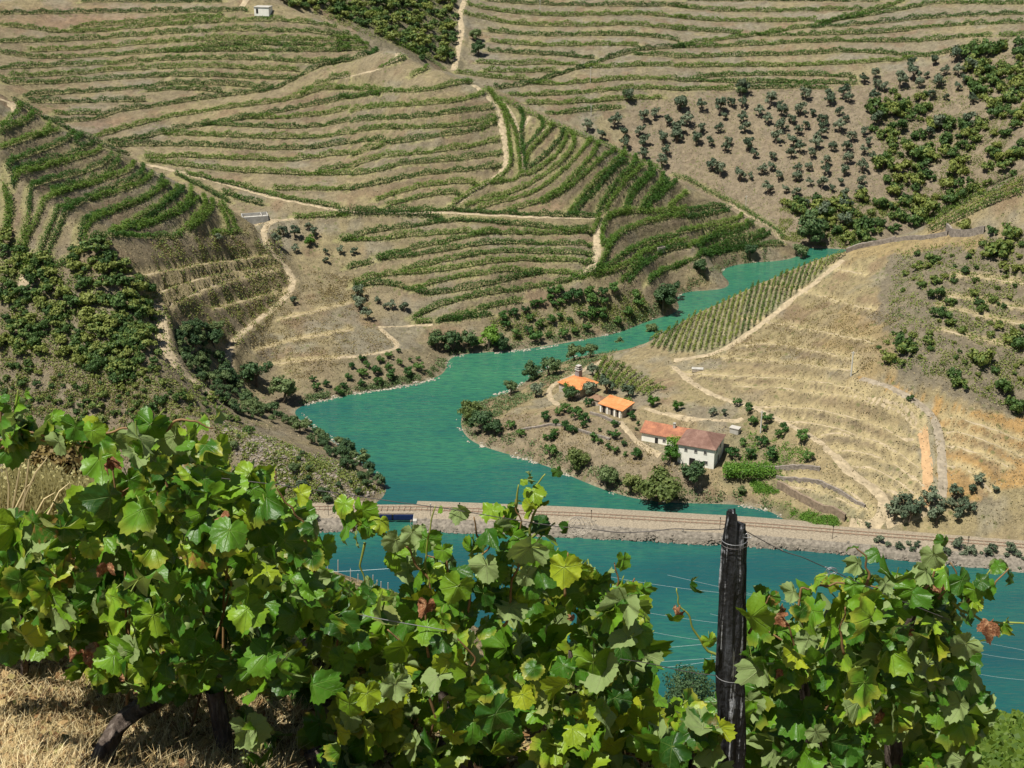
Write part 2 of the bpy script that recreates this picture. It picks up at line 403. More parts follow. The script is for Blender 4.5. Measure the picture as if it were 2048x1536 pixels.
ROWS['B'] = pl((0, 0), '''0,745 60,710 110,670 135,620
0,790 100,750 180,710 200,670
0,870 150,825 260,780 300,735
200,810 290,790 350,765
40,975 100,935 250,890 380,840 440,790
480,800 440,850
70,1040 70,990 200,985 330,935 480,890 550,840
80,1030 220,1005 400,950 520,920 600,875
160,1170 160,1120 230,1080 400,1040 550,1000 640,950 660,920
300,1135 450,1090 600,1040 700,970 700,940
140,1460 90,1380 85,1290 130,1220 160,1180
175,1460 120,1370 120,1280 180,1220 300,1160 450,1110 620,1060 780,1000 790,970
500,1175 650,1110 800,1060 850,1010 840,985
530,1185 700,1130 820,1090 900,1030
210,1420 215,1350 280,1270 340,1220 410,1205
260,1410 270,1350 350,1280 420,1220 500,1180
460,1370 480,1320 540,1270 700,1220 850,1160 950,1090 955,1050
490,1380 520,1310 620,1260 780,1210 900,1150 990,1080
720,1340 850,1260 950,1190 1040,1130 1040,1090
750,1345 860,1290 950,1220 1030,1160 1080,1110
640,1370 800,1330 980,1270 1080,1210 1130,1150 1120,1115
800,1350 1000,1280 1110,1220 1165,1160
1040,1370 1100,1330 1180,1260 1215,1200 1190,1150
1110,1360 1200,1290 1255,1220 1240,1170
1340,1360 1330,1300 1280,1200
1375,1340 1370,1290 1300,1200
0,1150 30,1070 10,990
0,1170 60,1100 40,1040
0,545 120,615 250,690 420,770 560,840 700,900 850,960 1000,1040 1150,1105 1280,1165 1370,1230
1030,1025 1200,1110 1340,1190
250,1475 400,1430 560,1395 800,1390 950,1400 1060,1390
1240,1380 1410,1365''')
ROWS['C'] = pl((674, 0), '''870,5 1100,25 1350,35 1700,40 1900,35 2048,45
760,35 900,60 1100,90 1400,95 1600,90 1750,85 1950,100 2048,112
740,90 900,120 1050,150 1300,155 1500,155 1700,145 1850,160 2048,178
880,185 1050,205 1300,215 1500,210 1700,205 1900,225 2000,245
900,245 1100,270 1400,270 1600,265 1760,270
880,300 1100,320 1300,325 1500,345
820,370 1000,385 1200,375 1400,380
700,430 900,460 1100,470
860,420 1050,425 1280,420
890,525 1050,510 1150,490 1300,440 1400,410 1470,385 1600,345 1720,310 1800,290 2030,280
1110,490 1300,500 1500,480 1700,465 1960,465
930,560 1150,560 1400,555 1650,525 1850,520 1960,528
1060,610 1300,610 1500,600 1700,580 1900,575
1160,670 1350,665 1500,650 1660,635
1450,400 1650,395 1800,385 1960,390
1740,320 1900,330 1960,335''') + pl((1348, 0), '''80,5 400,5 700,5 1200,10
0,40 200,65 500,70 800,65 1110,60
0,105 200,125 500,130 830,125
0,175 200,185 400,200
30,270 250,240 430,215 600,190 800,160 1000,110 1200,60 1350,5
480,210 700,210 1000,205 1300,190 1500,160 1700,150 2048,135
800,165 1000,155 1300,130 1500,105 1800,95 2048,85
850,145 1050,105 1250,75 1450,35 1550,20 1800,25 2048,25
0,280 300,275 600,260 900,245 1100,245 1350,250 1550,235 1750,215 1850,215
1900,215 2048,210
0,340 300,335 550,325 800,320 1000,305 1200,310 1350,330 1500,335 1650,300 1780,250
0,395 300,390 600,390 900,380 1200,365 1400,350
130,460 300,445 600,440 900,445 1060,460
0,472 150,480 400,485 700,485 1070,495
0,530 350,525
430,520 700,515 900,520''')
RIDGE = pl((674, 0), '''880,530 950,580 1060,640 1160,690 1270,740 1380,780 1480,820 1600,870 1720,930 1850,980 1950,1030 2048,1090
250,170 330,250 440,300 540,360 640,420 730,490''') + pl((1348, 0), '''0,1030 100,1065 250,1150 400,1225 500,1295 600,1345 640,1400''')
# farm vineyard: rows up the knoll, and bright rows on the ridge at the right
low = [(1283, 690), (1310, 700), (1350, 708), (1410, 706), (1450, 695), (1500, 662), (1560, 615), (1620, 568), (1680, 518)]
top = [(1288, 684), (1350, 652), (1420, 612), (1480, 582), (1530, 562), (1590, 541), (1640, 525), (1684, 511)]
ROWS['D'] = []
for i in range(33):
    t = i / 32.; xb = 1290 + 385 * t; xt = xb + 14 + 10 * (1 - t) * 2
    yb = np.interp(xb, [p[0] for p in low], [p[1] for p in low]) - 2; yt = np.interp(xt, [p[0] for p in top], [p[1] for p in top]) - 1
    if yb - yt < 5: continue
    ROWS['D'].append([(xb, yb), ((xb + xt) / 2 - 2, (yb + yt) / 2), (xt, yt)])
ROWS['E'] = [[(1212 + 12 * i, 716 + 6.2 * i), (1196 + 11 * i, 742 + 4 * i), (1188 + 10.6 * i if i > 3 else 1190 + 10 * i, 768 + 2.6 * i)] for i in range(11)]
ROWS['G'] = [[(1846 + 3 * k, 446 - 1 + 5 * k), (1900 + 3 * k, 412 + 6 * k), (1960 + 2 * k, 380 + 7 * k), (2046, 346 + 8 * k)] for k in range(6)]
def densify(w, step):
    w = np.asarray(w, float); sg = np.linalg.norm(np.diff(w[:, :2], axis=0), axis=1); c = np.r_[0, np.cumsum(sg)]
    n = max(2, int(c[-1] / step)); q = np.linspace(0, c[-1], n); return np.stack([np.interp(q, c, w[:, i]) for i in range(w.shape[1])], 1)
def smooth_px(p, n=4):
    p = np.asarray(p, float)
    for _ in range(2):
        if len(p) < 3: break
        a = p[:-1] * .75 + p[1:] * .25; b = p[:-1] * .25 + p[1:] * .75
        q = np.empty((2 * len(a), 2)); q[::2] = a; q[1::2] = b; p = np.r_[p[:1], q, p[-1:]]
    return densify(p, 5.)
def ground_line(px, step=1.0):
    p = smooth_px(px); w = cast(p[:, 0], p[:, 1]); runs = [[0]]          # keep the longest stretch that stays on one hill
    for i in range(1, len(w)):
        if np.linalg.norm(w[i, :2] - w[i - 1, :2]) < 13: runs[-1].append(i)
        else: runs.append([i])
    w = w[max(runs, key=len)]
    if len(w) < 3: return None
    for _ in range(2): w[1:-1] = (w[:-2] + 2 * w[1:-1] + w[2:]) / 4
    return densify(w, step)
RW = {k: [l for l in (ground_line(r) for r in v) if l is not None] for k, v in ROWS.items()}
RW['R'] = [l for l in (ground_line(r) for r in RIDGE) if l is not None]
# bare benches on the farm's slope (no vines yet)
BENCH = pl((1348, 400), '''230,920 450,935 700,955 900,980 1040,1000
0,1010 300,1030 600,1040 850,1065 1030,1100 1150,1160 1300,1200 1420,1290 1440,1380
350,1090 600,1100 850,1135 1050,1150 1200,1200 1330,1250 1420,1340
470,1200 700,1210 950,1250 1100,1290 1250,1350 1400,1430
620,1280 800,1300 1000,1350 1150,1400 1300,1480
500,500 800,540 1050,620 1150,640
700,360 950,400 1100,430
400,700 700,740 1000,800 1150,830
380,850 600,840 900,900 1050,930
1650,440 1900,470 2048,490
1600,560 1850,600 2048,640
1550,620 1800,680 2048,730
1580,760 1850,830 2048,870''')
k2 = 648 / 2048.
def pl2(s): return [[(1400 + x * k2, 750 + y * k2) for x, y in (tuple(map(float, p.split(','))) for p in l.split())] for l in s.strip().split('\n')]
BENCH += pl2('''740,375 900,375 1100,410 1250,480 1380,600
850,460 1000,480 1200,540 1320,640 1415,720
960,560 1100,590 1250,670 1380,780
1050,660 1200,720 1300,790
1560,340 1700,380 1900,450 2040,520
1550,250 1800,320 2040,420
1560,440 1750,490 1950,580
1560,560 1700,600 1850,680
520,650 740,660 880,700 1000,780 1060,860
540,710 700,720 880,780 1000,850''')
BENCH += pl((0, 400), '''640,450 900,440 1050,400 1300,360 1550,330
900,560 1100,480 1350,420 1600,390
1000,620 1200,520 1400,460 1660,400
1250,640 1500,570 1690,530
1500,880 1700,820 2048,760
1550,970 1750,940 2040,920
1650,700 1900,640 2048,600''')
BENCH = [l for l in (ground_line(r) for r in BENCH) if l is not None]
# dirt tracks: (label, half width m, polyline in the photograph's pixels)
TRACKS = [
 ('pale dirt track winding down the terraced hill from its upper bend to the junction', 1.64, [(x * K + 674, y * K) for x, y in [(800, 500), (870, 550), (930, 620), (965, 720), (985, 830), (1000, 920), (985, 990), (900, 1060), (800, 1120), (700, 1190)]]),
 ('pale dirt track running round the top bend of the terraced hill', 1.79, [(x * K + 674, y * K) for x, y in [(0, 455), (120, 440), (250, 405), (340, 360), (370, 320), (340, 285), (290, 265), (220, 235)]]),
 ('short pale spur track forked like a Y between vine rows', 1.40, [(x * K + 674, y * K) for x, y in [(1092, 1020), (1085, 930), (1075, 830), (1045, 720), (1005, 640), (960, 590)]]),
 ('pale branch of the forked spur track climbing to the crest', 1.01, [(x * K + 674, y * K) for x, y in [(1088, 890), (1130, 830), (1190, 780), (1240, 740)]]),
 ('pale branch of the forked spur track joining it higher up', 1.01, [(x * K + 674, y * K) for x, y in [(1070, 770), (1110, 710), (1130, 680)]]),
 ('broad pale track dropping between two blocks of terraces below the crossroads', 1.79, [(x * K + 674, y * K + 400) for x, y in [(1545, 105), (1530, 170), (1520, 240), (1525, 330), (1490, 400), (1430, 460)]]),
 ('pale track along the foot of the terraced nose at the river bend', 1.40, [(x * K + 1348, y * K + 400) for x, y in [(320, 10), (400, 70), (520, 130), (620, 190), (640, 255)]]),
 ('level dirt track along the middle of the terraced hill', 1.40, [(x * K, y * K) for x, y in [(860, 960), (1100, 1020), (1400, 1100), (1700, 1180), (2048, 1240)]] + [(x * K + 674, y * K) for x, y in [(300, 1250), (600, 1240), (900, 1258), (1300, 1278), (1540, 1275)]]),
 ('sandy twin wheel track curving down past the concrete tank to the gully', 1.48, [(x * K, y * K + 400) for x, y in [(1720, 110), (1600, 125), (1545, 160), (1540, 220), (1600, 310), (1670, 380), (1715, 460), (1710, 530), (1620, 620), (1500, 710), (1400, 790), (1340, 870), (1330, 950), (1370, 1050), (1420, 1130)]]),
 ('dirt track from the concrete tank round the vineyard foot', 1.72, [(x * K, y * K + 400) for x, y in [(1440, 170), (1500, 140), (1580, 110)]]),
 ('overgrown dry path falling between the scrub and the bare terraces', 2.18, [(x * K, y * K + 400) for x, y in [(920, 620), (950, 760), (960, 860), (1020, 950), (1100, 1030), (1240, 1140)]]),
 ('dirt track at the left edge of the scrub below the hairpin vine rows', 2.03, [(x * K, y * K + 400) for x, y in [(90, 290), (170, 320), (250, 300)]]),
 ('dusty path along the top edge of the riverside orchard', 1.17, [(x * K + 674, y * K + 400) for x, y in [(240, 745), (400, 738), (560, 730)]]),
 ('dusty path round the low promontory above the young orchard', 1.17, [(x * K + 674, y * K + 400) for x, y in [(250, 750), (320, 810), (370, 850), (330, 880), (200, 905), (0, 925)]]),
 ('straight pale track up the edge of the knoll vineyard', 1.40, [(x * K + 1348, y * K + 400) for x, y in [(0, 935), (120, 925), (250, 900), (400, 810), (560, 690), (720, 560), (860, 460), (985, 350)]]),
 ('pale farm track from the saddle down towards the orchard', 1.33, [(x * K + 1348, y * K + 400) for x, y in [(0, 975), (90, 1060), (200, 1130), (320, 1175), (470, 1210), (600, 1280), (800, 1380), (900, 1450), (990, 1536)]]),
 ('pale farm track along the far side of the orange roofed house', 1.17, [(1205, 722), (1180, 735), (1140, 752), (1112, 765), (1095, 780), (1100, 800), (1120, 812)]),
 ('sloping dirt lane between the two groups of farmhouses', 1.17, [(1240, 842), (1255, 862), (1275, 885), (1300, 905), (1320, 915)]),
 ('pale lane running behind the long farmhouse', 1.17, [(1290, 818), (1330, 828), (1400, 838), (1470, 845), (1485, 838)]),
 ('pale bend of the farm road curving round the lower field', 2.03, [(x * k2 + 1400, y * k2 + 750) for x, y in [(850, 500), (950, 620), (1100, 720), (1180, 800), (1150, 880), (1050, 910), (950, 905)]]),
 ('pale farm road rising from the lower bend towards the scrub', 1.72, [(x * k2 + 1400, y * k2 + 750) for x, y in [(1180, 880), (1400, 815), (1540, 765)]]),
 ('orange earth track climbing straight up the bare slope', 1.56, [(x * k2 + 1400, y * k2 + 750) for x, y in [(1440, 800), (1438, 600), (1420, 450), (1400, 350)]]),
 ('stony tan track running parallel to the orange earth track', 1.56, [(x * k2 + 1400, y * k2 + 750) for x, y in [(1535, 740), (1530, 500), (1500, 300), (1400, 180), (1200, 70), (1020, 20)]]),
 ('narrow path down the edge of the far hill terraces', 1.72, [(930, 0), (918, 30), (925, 55), (918, 90), (908, 140)]),
 ('pale access track leading to the small white shed on the hilltop', 1.72, [(495, -5), (488, 8), (480, 18)]),
 ('curved pale track end at the edge of the left hill', 1.72, [(0, 198), (25, 208), (36, 225), (20, 240), (0, 252)]),
]
TW = []
for lab, hw, px in TRACKS:
    l = ground_line(px, 1.2)
    if l is not None and len(l) > 3: TW.append((lab, hw, l))
# ------------------------------------------------------------------ cut the benches into the ground
allr = [l for k in ('A', 'N', 'T', 'B', 'C', 'R') for l in RW[k]]
allb = BENCH
gy_, gx_ = np.gradient(ZB, GD)
def carve(lines, up0, up1, dn0, dn1, lift=0.0, mark=None, bank=None):
    S = np.concatenate([densify(l, .8) for l in lines]); ux = samp(gx_, S[:, 0], S[:, 1]); uy = samp(gy_, S[:, 0], S[:, 1]); nn = np.hypot(ux, uy) + 1e-6
    ux /= nn; uy /= nn; zr = samp(ZB, S[:, 0], S[:, 1])
    ci = np.round((S[:, 0] - GX0) / GD).astype(int); cj = np.round((S[:, 1] - GY0) / GD).astype(int)
    rr_ = 3.4 if bank is not None else max(up1, dn1); rad = int(rr_) + 1; vi = []; si = []; dd = []
    for dj in range(-rad, rad + 1):
        for di in range(-rad, rad + 1):
            i = ci + di; j = cj + dj; ok = (i >= 0) & (i < len(gx)) & (j >= 0) & (j < len(gy)); i = i[ok]; j = j[ok]; k = np.nonzero(ok)[0]
            d = np.hypot(gx[i] - S[k, 0], gy[j] - S[k, 1]); m = d < rr_
            vi.append((j * len(gx) + i)[m]); si.append(k[m]); dd.append(d[m])
    vi = np.concatenate(vi); si = np.concatenate(si); dd = np.concatenate(dd); o = np.argsort(-dd, kind='stable')
    near = np.full(ZB.size, -1); nd = np.full(ZB.size, 99.); near[vi[o]] = si[o]; nd[vi[o]] = dd[o]
    idx = np.nonzero(near >= 0)[0]; k = near[idx]; px = XX.ravel()[idx]; py = YY.ravel()[idx]
    s_ = (px - S[k, 0]) * ux[k] + (py - S[k, 1]) * uy[k]
    w = np.where(s_ > 0, 1 - sstep(up0, up1, s_), 1 - sstep(dn0, dn1, -s_)) * (1 - sstep(max(up1, dn1) - .8, max(up1, dn1), nd[idx]))
    zt = ZT.ravel(); zt[idx] = zt[idx] * (1 - w) + (zr[k] + lift + .06 * s_) * w
    if mark is not None: mk = mark.ravel(); mk[idx] = np.maximum(mk[idx], w * (s_ > -.8))
    if bank is not None: bk = bank.ravel(); bk[idx] = np.maximum(bk[idx], sstep(-.5, -1.0, s_) * sstep(-3.4, -1.8, s_) * (nd[idx] < 3.5))
    return nd.reshape(ZB.shape)
M_bench = np.zeros_like(ZT); M_bare = np.zeros_like(ZT); M_bank = np.zeros_like(ZT)
carve(allb, 1.7, 2.6, .7, 1.7, mark=M_bare, bank=M_bank)
carve(allr, 1.9, 3.2, .5, 1.9, mark=M_bench, bank=M_bank)
for lab, hw, l in TW: carve([l], hw, hw + 2, hw, hw + 2)
TD = carve([l for _, _, l in TW], 0, .01, 0, .01)
# ------------------------------------------------------------------ railway line and building pads press the ground flat
RAIL_Z = 2.6
rail_px = [(-500, 1016), (0, 1015.5), (300, 1015.5), (630, 1017), (825, 1017), (944, 1021), (1183, 1031), (1330, 1040), (1495, 1049), (1716, 1067), (2048, 1093), (2350, 1120), (2600, 1146)]
rail = densify(P([p[0] for p in rail_px], [p[1] for p in rail_px], RAIL_Z), 1.5)
for _ in range(12): rail[1:-1] = (rail[:-2] + 2 * rail[1:-1] + rail[2:]) / 4
rail_t = np.gradient(rail, axis=0); rail_t /= np.linalg.norm(rail_t, axis=1)[:, None]; rail_n = np.c_[rail_t[:, 1], -rail_t[:, 0], rail_t[:, 2] * 0]  # towards the viewer
ry = np.interp(XX, rail[:, 0], rail[:, 1]); off = ry - YY                                # + : nearer than the rails
top_ = np.where(off > 0, RAIL_Z - .5 - np.maximum(off - 4, 0) * .9, RAIL_Z - .5 + np.maximum(-off - 3.5, 0) * .8)
ZT[:] = np.minimum(ZT, np.maximum(top_, -4))
PADS = []
def pad(x, y, z, r):
    PADS.append((x, y, z, r)); d = np.hypot(XX - x, YY - y); w = 1 - sstep(r, r + 4, d); ZT[:] = ZT * (1 - w) + z * w
HOUSES = dict(main=P(1427, 938, 6.0), long=P(1283, 881, 7.6), orange=P(1159, 797, 7.2), arcade=P(1244, 837, 8.2))
def corner(c, a, L, D, side):
    e1 = np.array([math.cos(a), math.sin(a)]); e2 = np.array([-math.sin(a), math.cos(a)])
    return c[:2] + (e1 * (-L / 2 if side == 'r' else L / 2)) + e2 * D / 2
for k, a, L, D, sd in (('main', R(-22), 10.3, 10.5, 'r'), ('long', R(-25), 15.5, 7.5, 'l'), ('orange', R(-45), 8.6, 8.0, 'r'), ('arcade', R(-40), 8.2, 5.2, 'r')):
    c = corner(HOUSES[k], a, L, D, sd); pad(c[0], c[1], HOUSES[k][2], max(L, D) * .5)
# fine relief away from the pads
rough = sstep(.2, 1.5, ZT) * (.15 + .85 * sstep(1.5, 4.0, TD))
for x_, y_, z_, r_ in PADS: rough = rough * (.1 + .9 * sstep(r_, r_ + 3, np.hypot(XX - x_, YY - y_)))
ZT += rough * (NZ2.fbm(XX / 3.1, YY / 3.1, 3) * .55)
UU, VV = proj(XX, YY, ZT)
# ------------------------------------------------------------------ colour of the ground itself
C_ = np.zeros(ZT.shape + (3,)); ju = UU + NZ.fbm(XX / 5, YY / 5, 3) * 26; jv = VV + NZ3.fbm(XX / 5, YY / 5, 3) * 20
def paint(mask, c, a=1.0):
    m = (mask * a)[..., None]; C_[:] = C_ * (1 - m) + np.array(c) * m
C_[:] = (.30, .245, .175)
paint((WHO == 3) * 1., (.275, .235, .185)); paint((WHO == 1) * 1., (.265, .215, .16)); paint((WHO == 2) * 1., (.36, .285, .185))
big = sstep(-.25, .35, NZ3.fbm(XX / 14, YY / 14, 4))
paint(big, (.37, .305, .18), .55)                                                # dry yellow grass
paint(sstep(.12, .4, NZ.fbm(XX / 9 + 40, YY / 9, 4)), (.26, .17, .125), .6)       # reddish weeds
paint(sstep(.1, .35, NZ2.fbm(XX / 12 + 9, YY / 12, 4)), (.29, .265, .235), .6)      # bare schist
def zone(poly, hill, c, a=1.0):
    m = inpoly(poly, ju, jv); m = m & (WHO == hill) if hill is not None else m
    paint(m * 1., c, a); return m
zone([(0, 500), (130, 500), (300, 640), (420, 800), (560, 880), (780, 990), (600, 1010), (-100, 1010), (-100, 400)], 1, (.235, .195, .155), .7)
zone([(140, 500), (480, 460), (590, 560), (480, 700), (460, 780), (330, 640)], None, (.29, .225, .155), .6)
zone([(1250, 210), (2100, 100), (2100, 520), (1400, 520), (1250, 300)], 3, (.285, .225, .18), .8)
zone([(560, -40), (905, -40), (915, 140), (760, 90)], 3, (.2, .175, .13), .9)
zone([(1290, 690), (1430, 712), (1690, 520), (1600, 530)], 2, (.33, .31, .21), .7)
zone([(1780, 500), (2100, 470), (2100, 850), (1900, 790), (1760, 740), (1760, 600)], 2, (.225, .19, .155), .9)
zone([(1470, 820), (1560, 830), (1620, 960), (1600, 1000), (1440, 960)], 2, (.27, .235, .15), .8)
zone([(980, 830), (1200, 830), (1330, 900), (1400, 1000), (1200, 980), (920, 880)], 2, (.285, .225, .17), .8)
zone([(1700, 745), (1850, 800), (1960, 815), (2100, 850), (2100, 960), (1930, 1000), (1870, 990), (1890, 880), (1840, 800)], 2, (.52, .31, .13), .85)
zone([(1440, 720), (1700, 745), (1850, 830), (1860, 1000), (1750, 1030), (1500, 860)], 2, (.40, .31, .19), .4)
zone([(1690, 590), (1800, 690), (1790, 770), (1700, 740), (1640, 700)], 2, (.42, .295, .15), .45)
zone([(1640, 485), (1960, 465), (1960, 495), (1700, 520)], 2, (.42, .31, .17), .7)
zone([(1830, 820), (1860, 800), (1875, 1000), (1845, 1010)], 2, (.36, .32, .26), .8)
zone([(1540, 995), (1600, 1020), (1700, 1045), (1650, 1052), (1570, 1040)], 2, (.10, .15, .04), .8)
zone([(1580, 960), (1720, 985), (1740, 1030), (1680, 1040), (1560, 975)], 2, (.36, .33, .22), .8)
zone([(970, 640), (1290, 570), (1300, 640), (1000, 700)], 0, (.25, .215, .14), .8)
zone([(600, 720), (880, 690), (900, 740), (600, 810)], 0, (.26, .215, .15), .7)
for cu, cv, ru, rv in ((150, 40, 170, 25), (200, 240, 60, 12), (230, 420, 50, 18), (1080, 410, 60, 18)): paint(np.exp(-((ju - cu) / ru) ** 2 - ((jv - cv) / rv) ** 2) * (WHO < 2), (.31, .18, .14), .6)
paint(M_bank * (.55 + NZ.fbm(XX / 6, YY / 6, 3)), (.235, .185, .14), .75)
paint(M_bench, (.36, .335, .17), .7); paint(M_bare, (.53, .43, .27), .9)
paint(sstep(3.4, 1.5, TD) * 1., (.42, .35, .24), .8)
paint(sstep(2.2, .9, ZT) * sstep(-2, .3, ZT), (.21, .165, .125), .6)                # damp foot of the bank
rim = sstep(.5, .25, ZT) * (NZ2.fbm(XX / 1.7, YY / 1.7, 3) > -.12)
paint(rim, (.36, .325, .26), .7)
C_ *= (1 + NZ3.fbm(XX / 1.3, YY / 1.3, 3) * .5)[..., None]
C_ = np.clip(C_ * np.array([.70, .705, .60]), .02, .75)

# ground material
m = NT('dry_terraced_soil'); at = m.n('ShaderNodeAttribute', attribute_name='Col'); p = m.pos()
f1 = m.noise(.9, 5, p, .65); f2 = m.noise(3.2, 4, p, .6); f3 = m.noise(.13, 4, p, .6)
c = m.mix(1.0, at.outputs['Color'], m.ramp(f1, [(.30, (.55, .55, .55)), (.5, (1, 1, 1)), (.72, (1.0, .99, .92))]), 'MULTIPLY')
c = m.mix(m.ramp(f2, [(.52, 0.), (.68, .55)]), c, (.16, .135, .09))
c = m.mix(m.ramp(f2, [(.3, .5), (.42, 0.)]), c, (.50, .43, .29))
v = m.n('ShaderNodeTexVoronoi', i_Scale=.42); m.t.links.new(p, v.inputs['Vector'])
tuft = m.math('MULTIPLY', m.ramp(v.outputs['Distance'], [(.16, 1.), (.34, 0.)]), m.ramp(f3, [(.48, 0.), (.58, .75)]))
c = m.mix(tuft, c, (.115, .125, .045))
m.base(c, .95, .15); m.bump(m.math('ADD', f1, m.math('MULTIPLY', f2, .4)), .9, .55); GROUND = m.m
def gridF(nx, ny): return (np.arange(ny - 1)[:, None] * nx + np.arange(nx - 1)[None])[..., None].__add__(np.array([0, 1, nx + 1, nx])).reshape(-1, 4)
o = obj('terraced_hillsides', np_mesh('terraced_hillsides', np.c_[XX.ravel(), YY.ravel(), ZT.ravel()], gridF(len(gx), len(gy)), [GROUND], smooth=True, col=C_.reshape(-1, 3))); tag(o, kind='structure')
# country beyond the surveyed square
fx = np.arange(-2400, 2401, 40.); fy = np.arange(-400, 3601, 40.); FX, FY = np.meshgrid(fx, fy)
FZ = np.where(FY > 840, 110 + (FY - 840) * .16, -12.) + NZ.fbm(FX / 400, FY / 400, 4) * 120 * sstep(860, 1500, FY)
FZ = np.where((np.abs(FX) > 330) & (FY > 380), np.maximum(FZ, 10 + (np.abs(FX) - 330) * .25 + (FY - 380) * .13), FZ)
FZ = np.where((FY > 880) | (np.abs(FX) > 350), FZ, -14)
o = obj('far_hills', np_mesh('far_hills', np.c_[FX.ravel(), FY.ravel(), FZ.ravel()], gridF(len(fx), len(fy)), [GROUND], smooth=True, col=np.tile(np.array([[.27, .23, .16]]), (FX.size, 1)))); tag(o, kind='structure')
# water
m = NT('river_water'); p = m.pos()
w1 = m.n('ShaderNodeMapping'); m.t.links.new(p, w1.inputs[0]); w1.inputs['Scale'].default_value = (.55, 2.2, 1)
w3 = m.n('ShaderNodeMapping'); m.t.links.new(p, w3.inputs[0]); w3.inputs['Scale'].default_value = (.010, .028, 1)
big = m.noise(1.0, 5, w3.outputs[0], .6); rip = m.noise(.55, 4, w1.outputs[0], .6)
sp = m.n('ShaderNodeSeparateXYZ'); m.t.links.new(p, sp.inputs[0])
dep = m.n('ShaderNodeMapRange', i_0=sp.outputs[1], i_1=300., i_2=440.).outputs[0]
gr = m.ramp(m.math('ADD', m.math('MULTIPLY', big, .95), m.math('MULTIPLY', dep, .30)), [(.36, (.010, .062, .072)), (.54, (.016, .096, .080)), (.70, (.030, .145, .082)), (.9, (.045, .18, .09))])
c = m.mix(m.ramp(rip, [(.42, 0.), (.62, .6)]), gr, (.010, .068, .072))
m.base(c, .035, .5); m.b.inputs['IOR'].default_value = 1.33
wv = m.noise(1.0, 3, m.n('ShaderNodeMapping', i_0=p, i_3=(.25, 1.1, 1)).outputs[0], .55)
m.bump(m.math('ADD', rip, m.math('MULTIPLY', wv, 2.6)), .5, .22)
o = obj('river', np_mesh('river', [[-2400, -400, 0], [2400, -400, 0], [2400, 3600, 0], [-2400, 3600, 0]], np.array([[0, 1, 2, 3]]), [m.m])); tag(o, kind='structure')
# narrow paths along the bare benches
PTH = simple('trodden_bench_path', (.36, .29, .185), .95, .25, .9, world=True)
for l in BENCH:
    l = densify(l, .9); t = np.gradient(l[:, :2], axis=0); t /= np.linalg.norm(t, axis=1)[:, None] + 1e-9; nrm = np.c_[-t[:, 1], t[:, 0]]
    if samp(gx_, l[:, 0], l[:, 1]) @ nrm[:, 0] + samp(gy_, l[:, 0], l[:, 1]) @ nrm[:, 1] < 0: nrm = -nrm
    wj = .55 * (1 + 1.1 * NZ2.fbm(l[:, 0] / 2.5, l[:, 1] / 2.5, 3)); offs = np.array([-.5, 0, .5, 1.1]); x = l[:, 0][:, None] + nrm[:, :1] * offs * wj[:, None]; y = l[:, 1][:, None] + nrm[:, 1:] * offs * wj[:, None]
    z = np.maximum(gz(x, y), .1) + np.array([-.1, .07, .07, -.1]) + (NZ3.fbm(x / 4, y / 4, 2) * .18 - .02)
    tag(obj('bench_path', np_mesh('bench_path', np.stack([x, y, z], -1).reshape(-1, 3), gridF(4, len(l)), [PTH], smooth=True)), kind='structure')
# tracks: draped strips
TRK = simple('pale_track_dust', (.36, .29, .185), .95, .3, .8, world=True, bump=.05); TRKO = simple('orange_earth', (.42, .27, .14), .95, .25, .6, world=True); TRKG = simple('stony_tan_track', (.28, .235, .17), .95, .3, .8, world=True)
for lab, hw, l in TW:
    l = densify(l, 1.0); t = np.gradient(l[:, :2], axis=0); t /= np.linalg.norm(t, axis=1)[:, None] + 1e-9; nrm = np.c_[-t[:, 1], t[:, 0]]
    offs = np.array([-1, -.72, -.4, 0, .4, .72, 1]); wj = hw * (1 + .28 * NZ.fbm(l[:, 0] / 3, l[:, 1] / 3, 2))
    x = l[:, 0][:, None] + nrm[:, 0][:, None] * offs * wj[:, None]; y = l[:, 1][:, None] + nrm[:, 1][:, None] * offs * wj[:, None]
    z = np.maximum(gz(x, y), .1) + np.array([-.15, .10, .14, .14, .14, .10, -.15])
    wear = np.array([0, 1, .6, 0, .6, 1, 0]) * .04; z = z - wear
    mt = TRKG if 'stony tan' in lab else TRKO if 'orange earth' in lab else TRK
    o = obj('dirt_track', np_mesh('dirt_track', np.stack([x, y, z], -1).reshape(-1, 3), gridF(7, len(l)), [mt], smooth=True)); tag(o, kind='structure')

